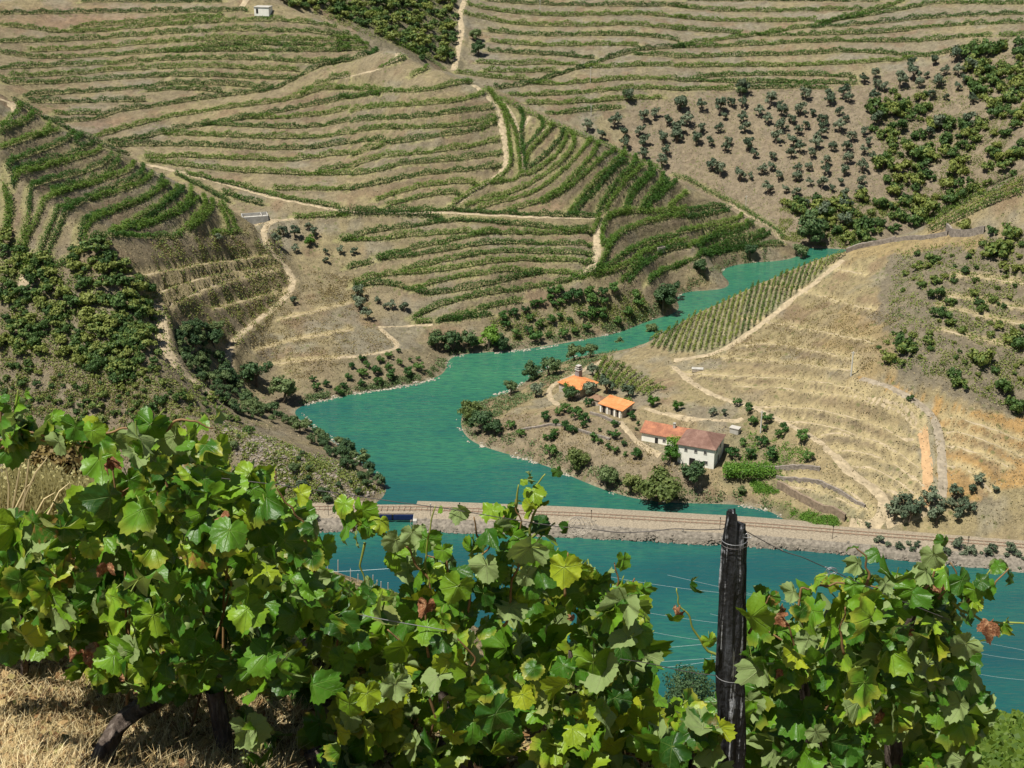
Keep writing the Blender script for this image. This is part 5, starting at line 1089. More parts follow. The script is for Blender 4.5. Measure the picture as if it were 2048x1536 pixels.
# ------------------------------------------------------------------ grape leaves
def leaf_mesh(seed, mats, curl=1.0, petiole=True, lobes=1.0):
    rg = np.random.default_rng(seed); N = 44; th = np.linspace(-math.pi, math.pi, N, endpoint=False) + math.pi / 2 + math.pi / N   # start at the notch
    dt = np.abs((th + math.pi / 2 + math.pi) % (2 * math.pi) - math.pi)      # angle from the tip direction (-y)
    lob = np.interp(dt, R_(0, 16, 32, 50, 70, 90, 112, 140, 160, 172, 180), [.68, .64, .56, .66, .62, .56, .60, .52, .42, .30, .08])
    avg = np.interp(dt, R_(0, 90, 140, 165, 180), [.65, .61, .54, .40, .08]); r = avg + (lob - avg) * (lobes * rg.uniform(.55, 1.15))
    r = r * (1 + .05 * (np.arange(N) % 2 * 2 - 1) * rg.uniform(.6, 1.3, N)) * (1 + .06 * np.sin(th * 2 + rg.random() * 6)); r *= rg.uniform(.95, 1.05)
    rings = [.28, .55, .8, 1.0]; V = [(0, 0)]
    for q in rings: V += [(math.cos(t) * a * q, math.sin(t) * a * q) for t, a in zip(th, r)]
    V = np.array(V); rr = np.hypot(V[:, 0], V[:, 1]); an = np.arctan2(V[:, 1], V[:, 0])
    f = rg.uniform(.15, .75) * curl; cup = rg.uniform(-.25, .35) * curl; tip = rg.uniform(-.1, .7) * curl
    z = -f * np.abs(V[:, 0]) * (1 - .3 * rr) - cup * rr ** 2 - tip * np.maximum(-V[:, 1] - .25, 0) ** 1.5
    for k in range(3): z += .062 * curl * rg.uniform(.5, 1.4) * np.sin(an * rg.integers(2, 7) + rg.random() * 6.28) * (rr / .55) ** 2
    z += .012 * np.sin(an * 10 + 1.) * np.minimum(rr / .3, 1)
    nz = Noise(seed + 500); z += nz.fbm(V[:, 0] * 6 + 9, V[:, 1] * 6 + 9, 2) * .055
    V3 = np.c_[V, z]; F3 = [(0, 1 + i, 1 + (i + 1) % N) for i in range(N) if i != N - 1 or True]; F4 = []
    for k in range(len(rings) - 1):
        a = 1 + k * N; b = a + N
        F4 += [(a + i, b + i, b + (i + 1) % N, a + (i + 1) % N) for i in range(N)]
    uv = V * .5 + .5; m = MB(); m.add(V3, F4, F3); n0 = m.n; nf = [len(F4)]
    if petiole:
        L = rg.uniform(.35, .65); t = np.linspace(0, 1, 5); side = rg.normal(0, .12); P_ = np.c_[side * t, L * .8 * t, -L * .55 * t ** 1.6 - .01]; m.tube(P_, np.linspace(.014, .02, 5), 4, False)
    Vv = np.concatenate(m.v); Q = np.concatenate(m.q); T = np.concatenate(m.t); uv = np.r_[uv, np.tile([[.5, .5]], (len(Vv) - n0, 1))]
    mi = np.r_[np.zeros(len(F4), int), np.ones(len(Q) - len(F4), int), np.zeros(len(T), int)]
    return np_mesh('leaf', Vv, [Q, T], mats, mi=mi, smooth=True, uv=uv)
def R_(*a): return [math.radians(x) for x in a]
def grape_leaf_mat(name, cols, under, edge, spots=.0, gloss=.42, trans=.30):
    m = NT(name); uvn = m.n('ShaderNodeUVMap').outputs[0]; sp = m.n('ShaderNodeSeparateXYZ'); m.t.links.new(uvn, sp.inputs[0])
    X = m.math('SUBTRACT', sp.outputs[0], .5); Y = m.math('SUBTRACT', sp.outputs[1], .5)
    vein = None
    for ang in (-90, -42, -138, 6, -186):
        c_, s_ = math.cos(math.radians(ang)), math.sin(math.radians(ang))
        al = m.math('ADD', m.math('MULTIPLY', X, c_), m.math('MULTIPLY', Y, s_)); cr = m.math('ABSOLUTE', m.math('SUBTRACT', m.math('MULTIPLY', X, s_), m.math('MULTIPLY', Y, c_)))
        wd = m.math('SUBTRACT', .012, m.math('MULTIPLY', al, .022)); v = m.math('MULTIPLY', m.math('GREATER_THAN', al, 0), m.math('SUBTRACT', 1.0, m.math('DIVIDE', cr, wd), True), True)
        # side veins of this main vein
        st = m.math('PINGPONG', m.math('SUBTRACT', al, m.math('MULTIPLY', cr, .75)), .035); sv = m.math('MULTIPLY', m.math('LESS_THAN', st, .004), m.math('LESS_THAN', cr, m.math('MULTIPLY', al, .42)))
        sv = m.math('MULTIPLY', sv, m.math('MULTIPLY', m.math('GREATER_THAN', al, 0), .45)); v = m.math('MAXIMUM', v, sv); vein = v if vein is None else m.math('MAXIMUM', vein, v)
    r2 = m.math('SQRT', m.math('ADD', m.math('MULTIPLY', X, X), m.math('MULTIPLY', Y, Y)))
    rnd = m.rnd(); pos = m.pos(); nz = m.noise(9., 4, pos, .6); nf = m.noise(45., 3, pos, .6); blotch = m.noise(4.0, 3, pos)
    s_ = m.math('ADD', m.math('MULTIPLY', rnd, .7), m.math('MULTIPLY', nz, .4)); c = m.ramp(s_, [(.18, cols[0]), (.5, cols[1]), (.78, cols[2]), (.98, cols[3])])
    c = m.mix(m.math('MULTIPLY', vein, .42), c, (.24, .36, .08))
    ed = m.math('MULTIPLY', m.ramp(m.math('ADD', r2, m.math('MULTIPLY', nz, .12)), [(.24, 0.), (.36, 1.)]), m.ramp(m.math('FRACT', m.math('MULTIPLY', rnd, 7.31)), [(.66, 0.), (.95, edge)]))
    c = m.mix(ed, c, (.42, .40, .05))
    br = m.math('MULTIPLY', m.ramp(m.math('ADD', m.math('MULTIPLY', nf, .5), m.math('MULTIPLY', blotch, .6)), [(.62, 0.), (.70, 1.)]), m.ramp(m.math('FRACT', m.math('MULTIPLY', rnd, 13.7)), [(.8, 0.), (.97, spots)]))
    c = m.mix(br, c, (.30, .13, .04))
    g = m.n('ShaderNodeNewGeometry'); cu = m.mix(m.math('MULTIPLY', vein, .5), under, (.40, .44, .22)); c = m.mix(g.outputs['Backfacing'], c, cu)
    rg_ = m.math('ADD', m.math('MULTIPLY', g.outputs['Backfacing'], .35), gloss); m.base(c, rg_, .4)
    h = m.math('SUBTRACT', m.math('ADD', m.math('MULTIPLY', nf, .5), m.math('MULTIPLY', nz, .8)), m.math('MULTIPLY', vein, .55)); m.bump(h, .55, .012)
    tr = m.n('ShaderNodeBsdfTranslucent'); tc = m.mix(m.math('MULTIPLY', vein, .5), m.mix(.5, c, (.30, .42, .02)), (.10, .16, .01)); m.t.links.new(tc, tr.inputs[0])
    mx = m.n('ShaderNodeMixShader'); mx.inputs[0].default_value = trans; m.t.links.new(m.b.outputs[0], mx.inputs[1]); m.t.links.new(tr.outputs[0], mx.inputs[2]); m.t.links.new(mx.outputs[0], m.out.inputs[0]); return m.m
UND = (.22, .30, .10)
LGREEN = grape_leaf_mat('grape_leaf', [(.014, .062, .006), (.055, .165, .010), (.14, .29, .016), (.28, .39, .022)], UND, .75, .8)
LYEL = grape_leaf_mat('yellowing_grape_leaf', [(.12, .24, .012), (.20, .31, .014), (.30, .38, .02), (.44, .44, .03)], (.26, .30, .08), .9, .9, .42)
LDEAD = NT('withered_grape_leaf'); _n = LDEAD.noise(3.2, 5, LDEAD.objc(), .7); LDEAD.base(LDEAD.ramp(_n, [(.3, (.10, .035, .015)), (.48, (.32, .13, .055)), (.62, (.50, .29, .15)), (.75, (.30, .28, .08))]), .75, .3).bump(_n, .8, .05); LDEAD = LDEAD.m
PET = simple('leaf_stalk', (.17, .22, .04), .6, .35, 9); CANE = simple('vine_cane', (.22, .13, .055), .65, .4, 9, bump=.004); CANEG = simple('green_shoot', (.22, .26, .05), .6, .3, 9)
VBARK = NT('old_vine_bark'); _p = VBARK.objc(); _mp = VBARK.n('ShaderNodeMapping', i_0=_p, i_3=(34, 34, 7)); _f = VBARK.noise(1.0, 5, _mp.outputs[0], .7)
VBARK.base(VBARK.ramp(_f, [(.35, (.03, .022, .018)), (.55, (.13, .10, .08)), (.72, (.30, .25, .21))]), .95, .2).bump(_f, 1.0, .03); VBARK = VBARK.m
LM = [leaf_mesh(i, [LGREEN, PET], curl=(.8 + .12 * (i % 8))) for i in range(20)]; LMY = [leaf_mesh(40 + i, [LYEL, PET]) for i in range(5)]; LMD = [leaf_mesh(60 + i, [LDEAD, CANE], curl=2.6) for i in range(4)]
# a slate post stands among the vines; its trellis wires run through the leaves
VY = 4.15                                                     # horizontal distance of the vine row from the lookout
def near(u, v, dy=0.): return PY(u, v, VY + dy)
# vines: which stretch of the row each plant fills
VX = [-90, 235, 470, 690, 905, 1130, 1335, 1560, 1760, 2140]
VLAB = ['vine at the dry grass edge, its leaves arching over the weeds', 'tall dense vine above the leaning gnarled trunk, the highest leafy mass', 'vine with grape bunches and dark hollows between its leaves', 'low vine with yellowing leaves, dipping below the water line',
 'vine with long shoots arching above the railway bridge', 'vine whose upright tip rises highest against the inlet', 'sparse vine with one shoot reaching from the slate post', 'vine immediately right of the slate post with a browned leaf', 'last vine of the row, its arm reaching over the deep water']
vines = []
for i in range(9):
    u = (VX[i] + VX[i + 1]) / 2; p = near(u, 1500); o = empty('grapevine', (p[0], p[1], float(hn(p[0], p[1])))); tag(o, VLAB[i], 'grapevine', 'grapevines of the near row'); vines.append([o, 0, []])
def vine_of(u):
    for i in range(9):
        if u < VX[i + 1]: return i
    return 8
LEAFS = []
def add_leaf(u, v, size, dy=0., yel=0., dead=0., face=.55, drop=None, tipdir=None):
    p = near(u, v, dy); n = np.array([rng.normal(-.16, .5), -.62, .42]) + rng.normal(0, face, 3); n /= np.linalg.norm(n)
    if rng.random() < .14: n = -n * np.array([1, 1, .3]); n /= np.linalg.norm(n)
    t = np.array([rng.normal(0, .45), rng.normal(-.25, .3), -1.]) if tipdir is None else np.array(tipdir, float); Y = -(t - n * (t @ n)); Y /= np.linalg.norm(Y); X = np.cross(Y, n)
    q = rng.random(); me = LMD[rng.integers(4)] if q < dead else LMY[rng.integers(5)] if q < dead + yel else LM[rng.integers(20)]
    sc = size * (.70 if dy < .2 else .68) * math.sqrt(p[0] ** 2 + p[1] ** 2 + (H - p[2]) ** 2) / FPX * (.8 if me in LMD else 1); p = p + Y * sc * .25          # centre the blade on the spot
    LEAFS.append((vine_of(u), me, Matrix(((X[0] * sc, Y[0] * sc, n[0] * sc, p[0]), (X[1] * sc, Y[1] * sc, n[1] * sc, p[1]), (X[2] * sc, Y[2] * sc, n[2] * sc, p[2]), (0, 0, 0, 1))), dy + rng.random() * .02))
TOPL = [(-90, 1010), (0, 1008), (110, 1010), (165, 960), (185, 885), (240, 880), (300, 850), (345, 842), (400, 850), (440, 870), (470, 915), (520, 935), (560, 965), (600, 1010), (615, 1060), (640, 1135), (680, 1190), (740, 1205), (800, 1195), (850, 1190), (900, 1215), (945, 1275), (990, 1290), (1012, 1220), (1022, 1130), (1060, 1040), (1105, 1085), (1125, 1120), (1180, 1125), (1240, 1130), (1270, 1160), (1290, 1210), (1300, 1290), (1318, 1400), (1420, 1405), (1440, 1420), (1490, 1400), (1500, 1240), (1520, 1185), (1600, 1190), (1640, 1210), (1680, 1180), (1720, 1150), (1780, 1190), (1830, 1150), (1880, 1125), (1915, 1170), (1935, 1300), (1945, 1400), (1945, 1600)]
BOTL = [(-90, 1320), (0, 1330), (120, 1320), (160, 1345), (190, 1375), (240, 1405), (300, 1415), (360, 1425), (440, 1440), (470, 1470), (500, 1500), (520, 1570), (2000, 1600)]
tx, ty = zip(*TOPL); bx_, by_ = zip(*BOTL)
yelf = lambda u, v: min(.75, .05 + .75 * math.exp(-((u - 760) / 210) ** 2 - ((v - 1410) / 90) ** 2) + .35 * math.exp(-((u - 1150) / 160) ** 2 - ((v - 1440) / 90) ** 2) + .2 * math.exp(-((u - 60) / 90) ** 2 - ((v - 1270) / 50) ** 2))
def grid_fill(u0, u1, step, dy, size, jit, face, thin=0.0, inset=22):
    u = u0
    while u < u1:
        v = 830 + rng.random() * step
        while v < 1590:
            uu = u + rng.normal(0, jit); vv = v + rng.normal(0, jit); s_ = size * rng.uniform(.62, 1.28)
            t = np.interp(uu, tx, ty) + inset + s_ * .25; b = np.interp(uu, bx_, by_) - s_ * .25
            dens = NZ3.fbm(uu / 75, vv / 75, 2)
            if t < vv < b and uu < 1945 and dens > thin - .55:
                if not (1290 < uu < 1430 and vv < 1405): add_leaf(uu, vv, s_, dy, yelf(uu, vv), .004, face)
            v += step * rng.uniform(.8, 1.2)
        u += step * rng.uniform(.8, 1.2)
grid_fill(-80, 1945, 48, 1.0, 120, 16, .9)
grid_fill(-80, 1945, 50, .62, 106, 16, .8)              # deep leaves in the shade
grid_fill(-80, 1945, 44, .28, 92, 18, .85, .36)
grid_fill(-80, 1945, 36, -.02, 84, 18, .8, .44, 12)
grid_fill(-80, 1945, 38, -.28, 80, 20, .7, .52, 8)
# shoots: cane through points (photo px, extra depth), leaves along
SHOOTS = [ # pts, leaf size, spacing, green tip, leaf_first
 ([(-20, 900), (40, 880), (110, 872), (175, 900)], 84, 15), ([(-20, 880), (50, 868), (120, 866), (180, 885)], 80, 17), ([(-20, 845), (15, 835), (40, 850)], 78, 15), ([(180, 880), (230, 862), (280, 850)], 84, 20), ([(330, 860), (370, 842), (430, 862)], 84, 20), ([(10, 900), (22, 840), (38, 780)], 46, 26), ([(-20, 860), (10, 815), (20, 800)], 60, 20), ([(120, 880), (150, 862), (200, 868)], 60, 22),
 ([(620, 1150), (600, 1050), (570, 990), (555, 950)], 70, 30), ([(885, 1260), (865, 1180), (815, 1100), (760, 1065), (705, 1030)], 84, 18), ([(705, 1060), (695, 1020), (700, 1005)], 84, 16), ([(730, 1080), (722, 1130), (727, 1165)], 44, 34),
 ([(852, 1200), (850, 1120), (858, 1060), (866, 1015)], 34, 30), ([(850, 1310), (852, 1200), (850, 1120)], 88, 22), ([(905, 1240), (900, 1160), (890, 1120), (850, 1110)], 88, 22), ([(940, 1230), (930, 1160), (985, 1080), (1010, 1030)], 82, 18), ([(1000, 1250), (1040, 1120), (1050, 1040), (1035, 1000)], 80, 18), ([(990, 1090), (960, 1060), (950, 1030)], 70, 22),
 ([(1060, 1080), (1065, 1020), (1075, 975), (1095, 945)], 52, 17), ([(1040, 1010), (1035, 985), (1032, 968)], 34, 18), ([(1060, 1080), (1095, 1060), (1115, 1050)], 52, 22), ([(1130, 1200), (1125, 1130), (1135, 1110)], 84, 30), ([(1230, 1240), (1235, 1170), (1225, 1125)], 72, 24), ([(1265, 1290), (1262, 1190), (1270, 1160)], 66, 28),
 ([(1446, 1330), (1400, 1285), (1372, 1245), (1355, 1200), (1362, 1172)], 58, 42),
 ([(1500, 1270), (1525, 1210), (1545, 1190)], 76, 24), ([(1640, 1290), (1590, 1230), (1600, 1180), (1680, 1168), (1790, 1178)], 62, 27), ([(1730, 1180), (1738, 1120), (1722, 1095)], 60, 17), ([(1850, 1180), (1868, 1130), (1850, 1112)], 72, 17), ([(1880, 1200), (1915, 1140), (1905, 1125)], 74, 22), ([(1900, 1230), (1960, 1180), (1975, 1140)], 58, 18), ([(1930, 1210), (1985, 1180), (2018, 1140)], 62, 20), ([(1900, 1210), (1960, 1240), (2010, 1250), (2048, 1255), (2080, 1260)], 56, 24), ([(1610, 1330), (1580, 1260), (1560, 1215)], 66, 22), ([(1690, 1310), (1670, 1260), (1690, 1215)], 70, 24),
]
for pts, sz, sp in SHOOTS:
    L = densify(np.array(pts, float), 6); w = near(L[:, 0], L[:, 1], -.08); w += np.c_[NZ.fbm(L[:, 1] / 40, L[:, 0] / 40, 2), np.zeros(len(L)), NZ2.fbm(L[:, 1] / 40, L[:, 0] / 40, 2)] * .03
    mb = MB(); mb.tube(w, np.linspace(.0052, .0022, len(w)), 6); vi = vine_of(pts[0][0]); vines[vi][2].append((mb, CANEG if sz < 60 else CANE))
    Ld = densify(np.array(pts, float), sp)
    for k, (u, v) in enumerate(Ld):
        sgn = 1 if k % 2 else -1; tn = 1 - .35 * k / max(1, len(Ld) - 1); add_leaf(u + sgn * rng.uniform(.2, .5) * sz, v + rng.normal(0, sz * .15), sz * tn * rng.uniform(.8, 1.15), -.08 + rng.normal(0, .05), yelf(u, v) * .6 + .04, .0, .55)
# inner canes of the plants
for _ in range(22):
    u = rng.uniform(200, 1900); v1 = rng.uniform(1350, 1560); t = np.interp(u, tx, ty)
    if 1170 < u < 1450 or u > 1850 or 900 < u < 1010 or v1 - t < 120: continue
    L = densify(np.array([(u, v1), (u + rng.normal(0, 45), (v1 + t) / 2), (u + rng.normal(0, 70), t + 60)], float), 10); w = near(L[:, 0], L[:, 1], rng.uniform(.15, .5)); mb = MB(); mb.tube(w, np.linspace(.0065, .003, len(w)), 6); vines[vine_of(u)][2].append((mb, CANE))
# single withered leaves seen in the photograph
for u, v, s_ in ((218, 925, 60), (214, 1140, 70), (850, 1218, 70), (440, 1035, 60), (1552, 1235, 85), (1968, 1250, 80), (1808, 1265, 40), (1880, 1190, 45), (1148, 1240, 30), (1350, 1232, 45), (1760, 1430, 50), (250, 1365, 40), (150, 1310, 50), (1553, 1350, 40)): add_leaf(u, v, s_ * .8, -.3, 0, 1.0, .5)
for u, v, s_ in ((910, 1185, 105), (1128, 1150, 105), (630, 1385, 110), (700, 1420, 100), (560, 1345, 80), (735, 1400, 90), (790, 1380, 90), (1515, 1245, 120)): add_leaf(u, v, s_ * .82, -.38, .6, 0, .42)
for u, v, s_ in ((222, 1010, 108), (292, 1035, 112), (300, 1150, 120), (455, 1075, 105), (1740, 1255, 125), (1728, 1385, 120), (1000, 1440, 110), (1330, 1500, 100), (220, 1210, 110), (1790, 1110 + 60, 90), (1870, 1120, 75), (1085, 1110, 0.1)): 
    if s_ > 1: add_leaf(u, v, s_ * .9, -.4, 0, 0, .38)
cnt = {}
LEAFS.sort(key=lambda l: l[3])
rest = {}
for vi, me, mt, _ in LEAFS:
    cnt[vi] = cnt.get(vi, 0) + 1; root = vines[vi][0]
    if cnt[vi] <= 298:
        o = link(bpy.data.objects.new('leaf', me), root); o.matrix_parent_inverse = Matrix.Identity(4); o.matrix_basis = Matrix.Translation(-root.location) @ mt
    else: rest.setdefault(vi, []).append((me, mt))
for vi, ls in rest.items():          # what is left lies deep in the shade of the plant
    VV_, QQ, TT, UV = [], [], [], []; n0 = 0; root = vines[vi][0]; T_ = Matrix.Translation(-root.location)
    bm = bmesh.new()
    for me, mt in ls: tmp = me.copy(); tmp.transform(T_ @ mt); bm.from_mesh(tmp); bpy.data.meshes.remove(tmp)
    me2 = bpy.data.meshes.new('shaded_foliage'); bm.to_mesh(me2); bm.free(); me2.materials.append(LGREEN); me2.materials.append(PET); tag(obj('shaded_foliage', me2, root), kind='stuff')
for root, _, sh in vines:
    for mb, mt in sh: mb.v = [v - np.array(root.location) for v in mb.v]; mb.build('shoot', mt, root, smooth=True)
# trunks
def trunk(vi, pts, rad, seed):
    root = vines[vi][0]; L = densify(np.array(pts, float), .03); r = np.interp(np.linspace(0, 1, len(L)), np.linspace(0, 1, len(rad)), rad); T = np.gradient(L, axis=0); T /= np.linalg.norm(T, axis=1)[:, None]
    A = np.cross(T, [0, 1., .2]); A /= np.linalg.norm(A, axis=1)[:, None]; B = np.cross(T, A); n = 18; th = np.arange(n) * 2 * math.pi / n; k = len(L); nz = Noise(seed)
    rr = r[:, None] * (1 + .38 * nz.fbm(np.arange(k)[:, None] * .12 + th[None] * 0, th[None] * 1.9 + np.arange(k)[:, None] * .05, 3) + .16 * np.sin(th[None] * 5 + np.arange(k)[:, None] * .13))
    V = L[:, None] + rr[..., None] * (A[:, None] * np.cos(th)[None, :, None] + B[:, None] * np.sin(th)[None, :, None]) - np.array(root.location)
    i = np.arange(k - 1)[:, None] * n; j = np.arange(n)[None]; Q = np.stack([i + j, i + (j + 1) % n, i + n + (j + 1) % n, i + n + j], -1).reshape(-1, 4); obj('trunk', np_mesh('trunk', V.reshape(-1, 3), Q, [VBARK], smooth=True), root)
trunk(1, [near(185, 1580, .0), near(196, 1530, -.05), near(215, 1482, -.02), near(242, 1445, .05), near(280, 1415, .12), near(330, 1392, .25)], [.040, .038, .030, .031, .028, .022], 3)
trunk(2, [near(470, 1580, .2), near(455, 1500, .2), near(440, 1430, .2), near(430, 1380, .25)], [.03, .03, .038, .03], 4)
trunk(4, [near(930, 1600, .0), near(925, 1540, .0), near(905, 1515, .05), near(890, 1440, .15), near(882, 1330, .15)], [.05, .055, .05, .02, .014], 5)
trunk(3, [near(660, 1580, .05), near(655, 1530, .05), near(625, 1500, .1)], [.035, .035, .03], 6)
trunk(8, [near(1790, 1560, .1), near(1780, 1450, .1), near(1800, 1300, .15), near(1840, 1180, .12)], [.03, .025, .018, .01], 7)
trunk(7, [near(1640, 1560, .2), near(1620, 1440, .2), near(1600, 1330, .1)], [.03, .02, .012], 8); trunk(5, [near(1150, 1570, .3), near(1140, 1440, .3), near(1145, 1300, .3)], [.03, .02, .012], 9); trunk(6, [near(1385, 1580, .3), near(1380, 1500, .3)], [.02, .015], 10); trunk(0, [near(40, 1400, .75), near(50, 1340, .6), near(45, 1230, .45)], [.016, .013, .008], 12)
MB().add(*[np.concatenate([near(1770, 1535, -.35)[None], near(1795, 1530, -.35)[None], near(1800, 1250, -.25)[None], near(1793, 1250, -.25)[None]])], [[0, 1, 2, 3]]) if False else None
# grapes
GR = NT('pale_green_grape'); GR.base(GR.ramp(GR.noise(30, 2, GR.objc()), [(.3, (.17, .23, .07)), (.7, (.28, .33, .13))]), .35, .4); GR.b.inputs['Subsurface Weight'].default_value = .2; GR = GR.m
_b = bmesh.new(); bmesh.ops.create_icosphere(_b, subdivisions=2, radius=1); GM = bpy.data.meshes.new('grape'); _b.to_mesh(GM); _b.free(); GM.materials.append(GR)
for q_ in GM.polygons: q_.use_smooth = True
for (u, v, n, s_) in ((492, 1340, 20, 30), (463, 1326, 7, 16), (340, 1352, 16, 30), (312, 1358, 9, 16), (365, 1362, 9, 16), (500, 1482, 16, 28), (488, 1515, 9, 18), (524, 1470, 8, 16)):
    root = vines[vine_of(u)][0]; p = near(u, v, -.22) - np.array(root.location); sc = s_ * .85 * 4.6 / FPX
    st = MB().tube([p + [0, 0, sc * 1.5], p + [0, .01, sc * .3], p - [0, 0, sc * .7]], .002, 5).build('grape_bunch', CANEG, root)
    for k in range(n):
        t = k / n; a = k * 2.4; rr = sc * .55 * (1 - .55 * t) + rng.normal(0, .001); g = link(bpy.data.objects.new('grape', GM), st); g.location = tuple(p + np.array([math.cos(a) * rr, math.sin(a) * rr, sc * (.6 - 1.5 * t)])); g.scale = (.0058 * rng.uniform(.85, 1.1),) * 3

# ------------------------------------------------------------------ slate post and trellis wires
SL = NT('dark_slate'); _p = SL.objc(); _m1 = SL.n('ShaderNodeMapping', i_0=_p, i_3=(36, 36, 3.2)); f1 = SL.noise(1.0, 6, _m1.outputs[0], .65); _m2 = SL.n('ShaderNodeMapping', i_0=_p, i_3=(60, 60, 2.2)); f2 = SL.noise(1.0, 4, _m2.outputs[0], .6); f3 = SL.noise(26, 4, _p)
c = SL.ramp(f1, [(.3, (.006, .006, .007)), (.52, (.018, .019, .021)), (.70, (.085, .09, .10))]); c = SL.mix(SL.ramp(SL.math('ADD', SL.math('MULTIPLY', f2, .75), SL.math('MULTIPLY', f3, .25)), [(.575, 0.), (.61, .85)]), c, (.42, .43, .45))
SL.base(c, .55, .4).bump(SL.math('ADD', f1, SL.math('MULTIPLY', f3, .4)), 1.0, .03); SL = SL.m
pb = near(1457, 1700, -.12); pt = near(1470, 1022, -.12); root = empty('slate_post', tuple(pb)); tag(root, 'dark splintered slate post with white lichen streaks holding the trellis wires', 'post')
N, Kk = 20, 46; th = np.arange(N) * 2 * math.pi / N; V = []; prof = np.array([1.0, .9, 1.05, .8, 1.0, 1.1, .85, .95, 1.05, .8] * 2); nzp = Noise(77)
for k in range(Kk):
    t = k / (Kk - 1); ctr = pb + (pt - pb) * t; ctr = ctr + np.array([.006 * math.sin(t * 7), 0, 0])
    hw = np.interp(t, [0, .3, .5, .75, .93, 1], [.052, .050, .049, .042, .037, .031])
    rr = hw * prof * (1 + .22 * nzp.fbm(th * 2.2 + 5, np.full(N, t * 9), 3)) * (1 + .10 * (nzp.fbm(th * 1.1, np.full(N, np.floor(t * 14)), 1)))
    lx = np.cos(th) * rr * 1.0; ly = np.sin(th) * rr * .62; zt = np.zeros(N)
    if k >= Kk - 3: zt = np.where(np.cos(th) > .1, -.075 + .03 * np.cos(th), .0) * (1.0 if k == Kk - 1 else .8 if k == Kk - 2 else .3)
    V.append(np.c_[ctr[0] + lx, ctr[1] + ly, ctr[2] + zt])
V = np.stack(V) - pb; V = np.r_[V.reshape(-1, 3), (pt - pb)[None] + [[.0, 0, -.03]]]
i = np.arange(Kk - 1)[:, None] * N; j = np.arange(N)[None]; Q = np.stack([i + j, i + (j + 1) % N, i + N + (j + 1) % N, i + N + j], -1).reshape(-1, 4); T = [((Kk - 1) * N + a, (Kk - 1) * N + (a + 1) % N, Kk * N) for a in range(N)]
m_ = MB(); m_.add(V, Q, T); m_.build('slab', SL, root)
WIRE = simple('weathered_wire', (.11, .10, .095), .5, .3, 20, metal=.6); WIREL = simple('bright_wire', (.30, .30, .30), .4, .1, 20, metal=.5)
def ring(t, r, mat):
    c_ = pb + (pt - pb) * t - pb; a = np.linspace(0, 2 * math.pi, 28); m = MB(); m.tube(np.c_[c_[0] + np.cos(a) * r, c_[1] + np.sin(a) * r * .75, c_[2] + .006 * np.sin(a)], .0011, 5, False); m.build('wire_tie', mat, root)
ring(.925, .041, WIREL); ring(.915, .042, WIRE); ring(.545, .053, WIREL)
def wire(pts, r, mat, label, dy=-.12, sag=0., tie=()):
    L = densify(np.array([(*p, 0) if len(p) == 2 else p for p in pts], float), 12); w = near(L[:, 0], L[:, 1], dy + L[:, 2]); w[1:-1] = (w[:-2] + w[1:-1] * 2 + w[2:]) / 4
    m = MB(); m.tube(w, r, 5, False); o = m.build('trellis_wire', mat, None, True); return tag(o, label, 'wire')
wire([(1450, 1058), (1400, 1060), (1350, 1057), (1300, 1063), (1240, 1066), (1165, 1056), (1120, 1054)], .0016, WIRE, 'thin dark trellis wire running from the slate post towards the arching shoots')
wire([(1120, 1054), (1000, 1035), (900, 1018), (800, 1005), (700, 990), (560, 970), (430, 955)], .0014, WIRE, 'taut thin wire passing in front of the railway bridge')
wire([(1488, 1060), (1520, 1078), (1570, 1105), (1600, 1112), (1640, 1130), (1662, 1140), (1760, 1185), (1900, 1240)], .0016, WIRE, 'dark twisted wire sloping down from the post to the last vine')
wire([(1440, 1352), (1380, 1345), (1290, 1325), (1240, 1318)], .0015, WIRE, 'lower trellis wire left of the post above the grey bush')
wire([(655, 1212), (720, 1230), (800, 1245), (900, 1262)], .0016, WIREL, 'short bright wire among the yellowing leaves')
def twist(u, v, n, label, s_=14):
    m = MB(); 
    for k in range(n):
        a = rng.random() * 6.28; L = near(u + np.cos(np.linspace(a, a + 4.2, 12)) * s_ * rng.uniform(.3, 1.) + rng.normal(0, s_ * .3), v + np.sin(np.linspace(a, a + 4.2, 12)) * s_ * rng.uniform(.2, .8), -.14); m.tube(L, .0008, 4, False)
    return m
root2 = empty('wire_knot', tuple(near(1662, 1142, -.12))); tag(root2, 'tangled silvery wire knot at the end of the sloping wire', 'wire knot'); mm = twist(1662, 1142, 7, ''); mm.v = [v - np.array(root2.location) for v in mm.v]; tag(mm.build('strand', WIREL, root2), kind='stuff')
root2 = empty('wire_knot', tuple(near(1150, 1052, -.12))); tag(root2, 'pale dry tendril tangle on the wire beside the upright vine', 'tendril tangle'); mm = twist(1160, 1052, 16, '', 26); mm.v = [v - np.array(root2.location) for v in mm.v]; tag(mm.build('strand', simple('dry_tendril', (.45, .40, .33), .8, .2, 5), root2), kind='stuff')
m_ = twist(1495, 1072, 3, '', 9); m_.v = [v - pb for v in m_.v]; m_.build('wire_curl', WIREL, root)
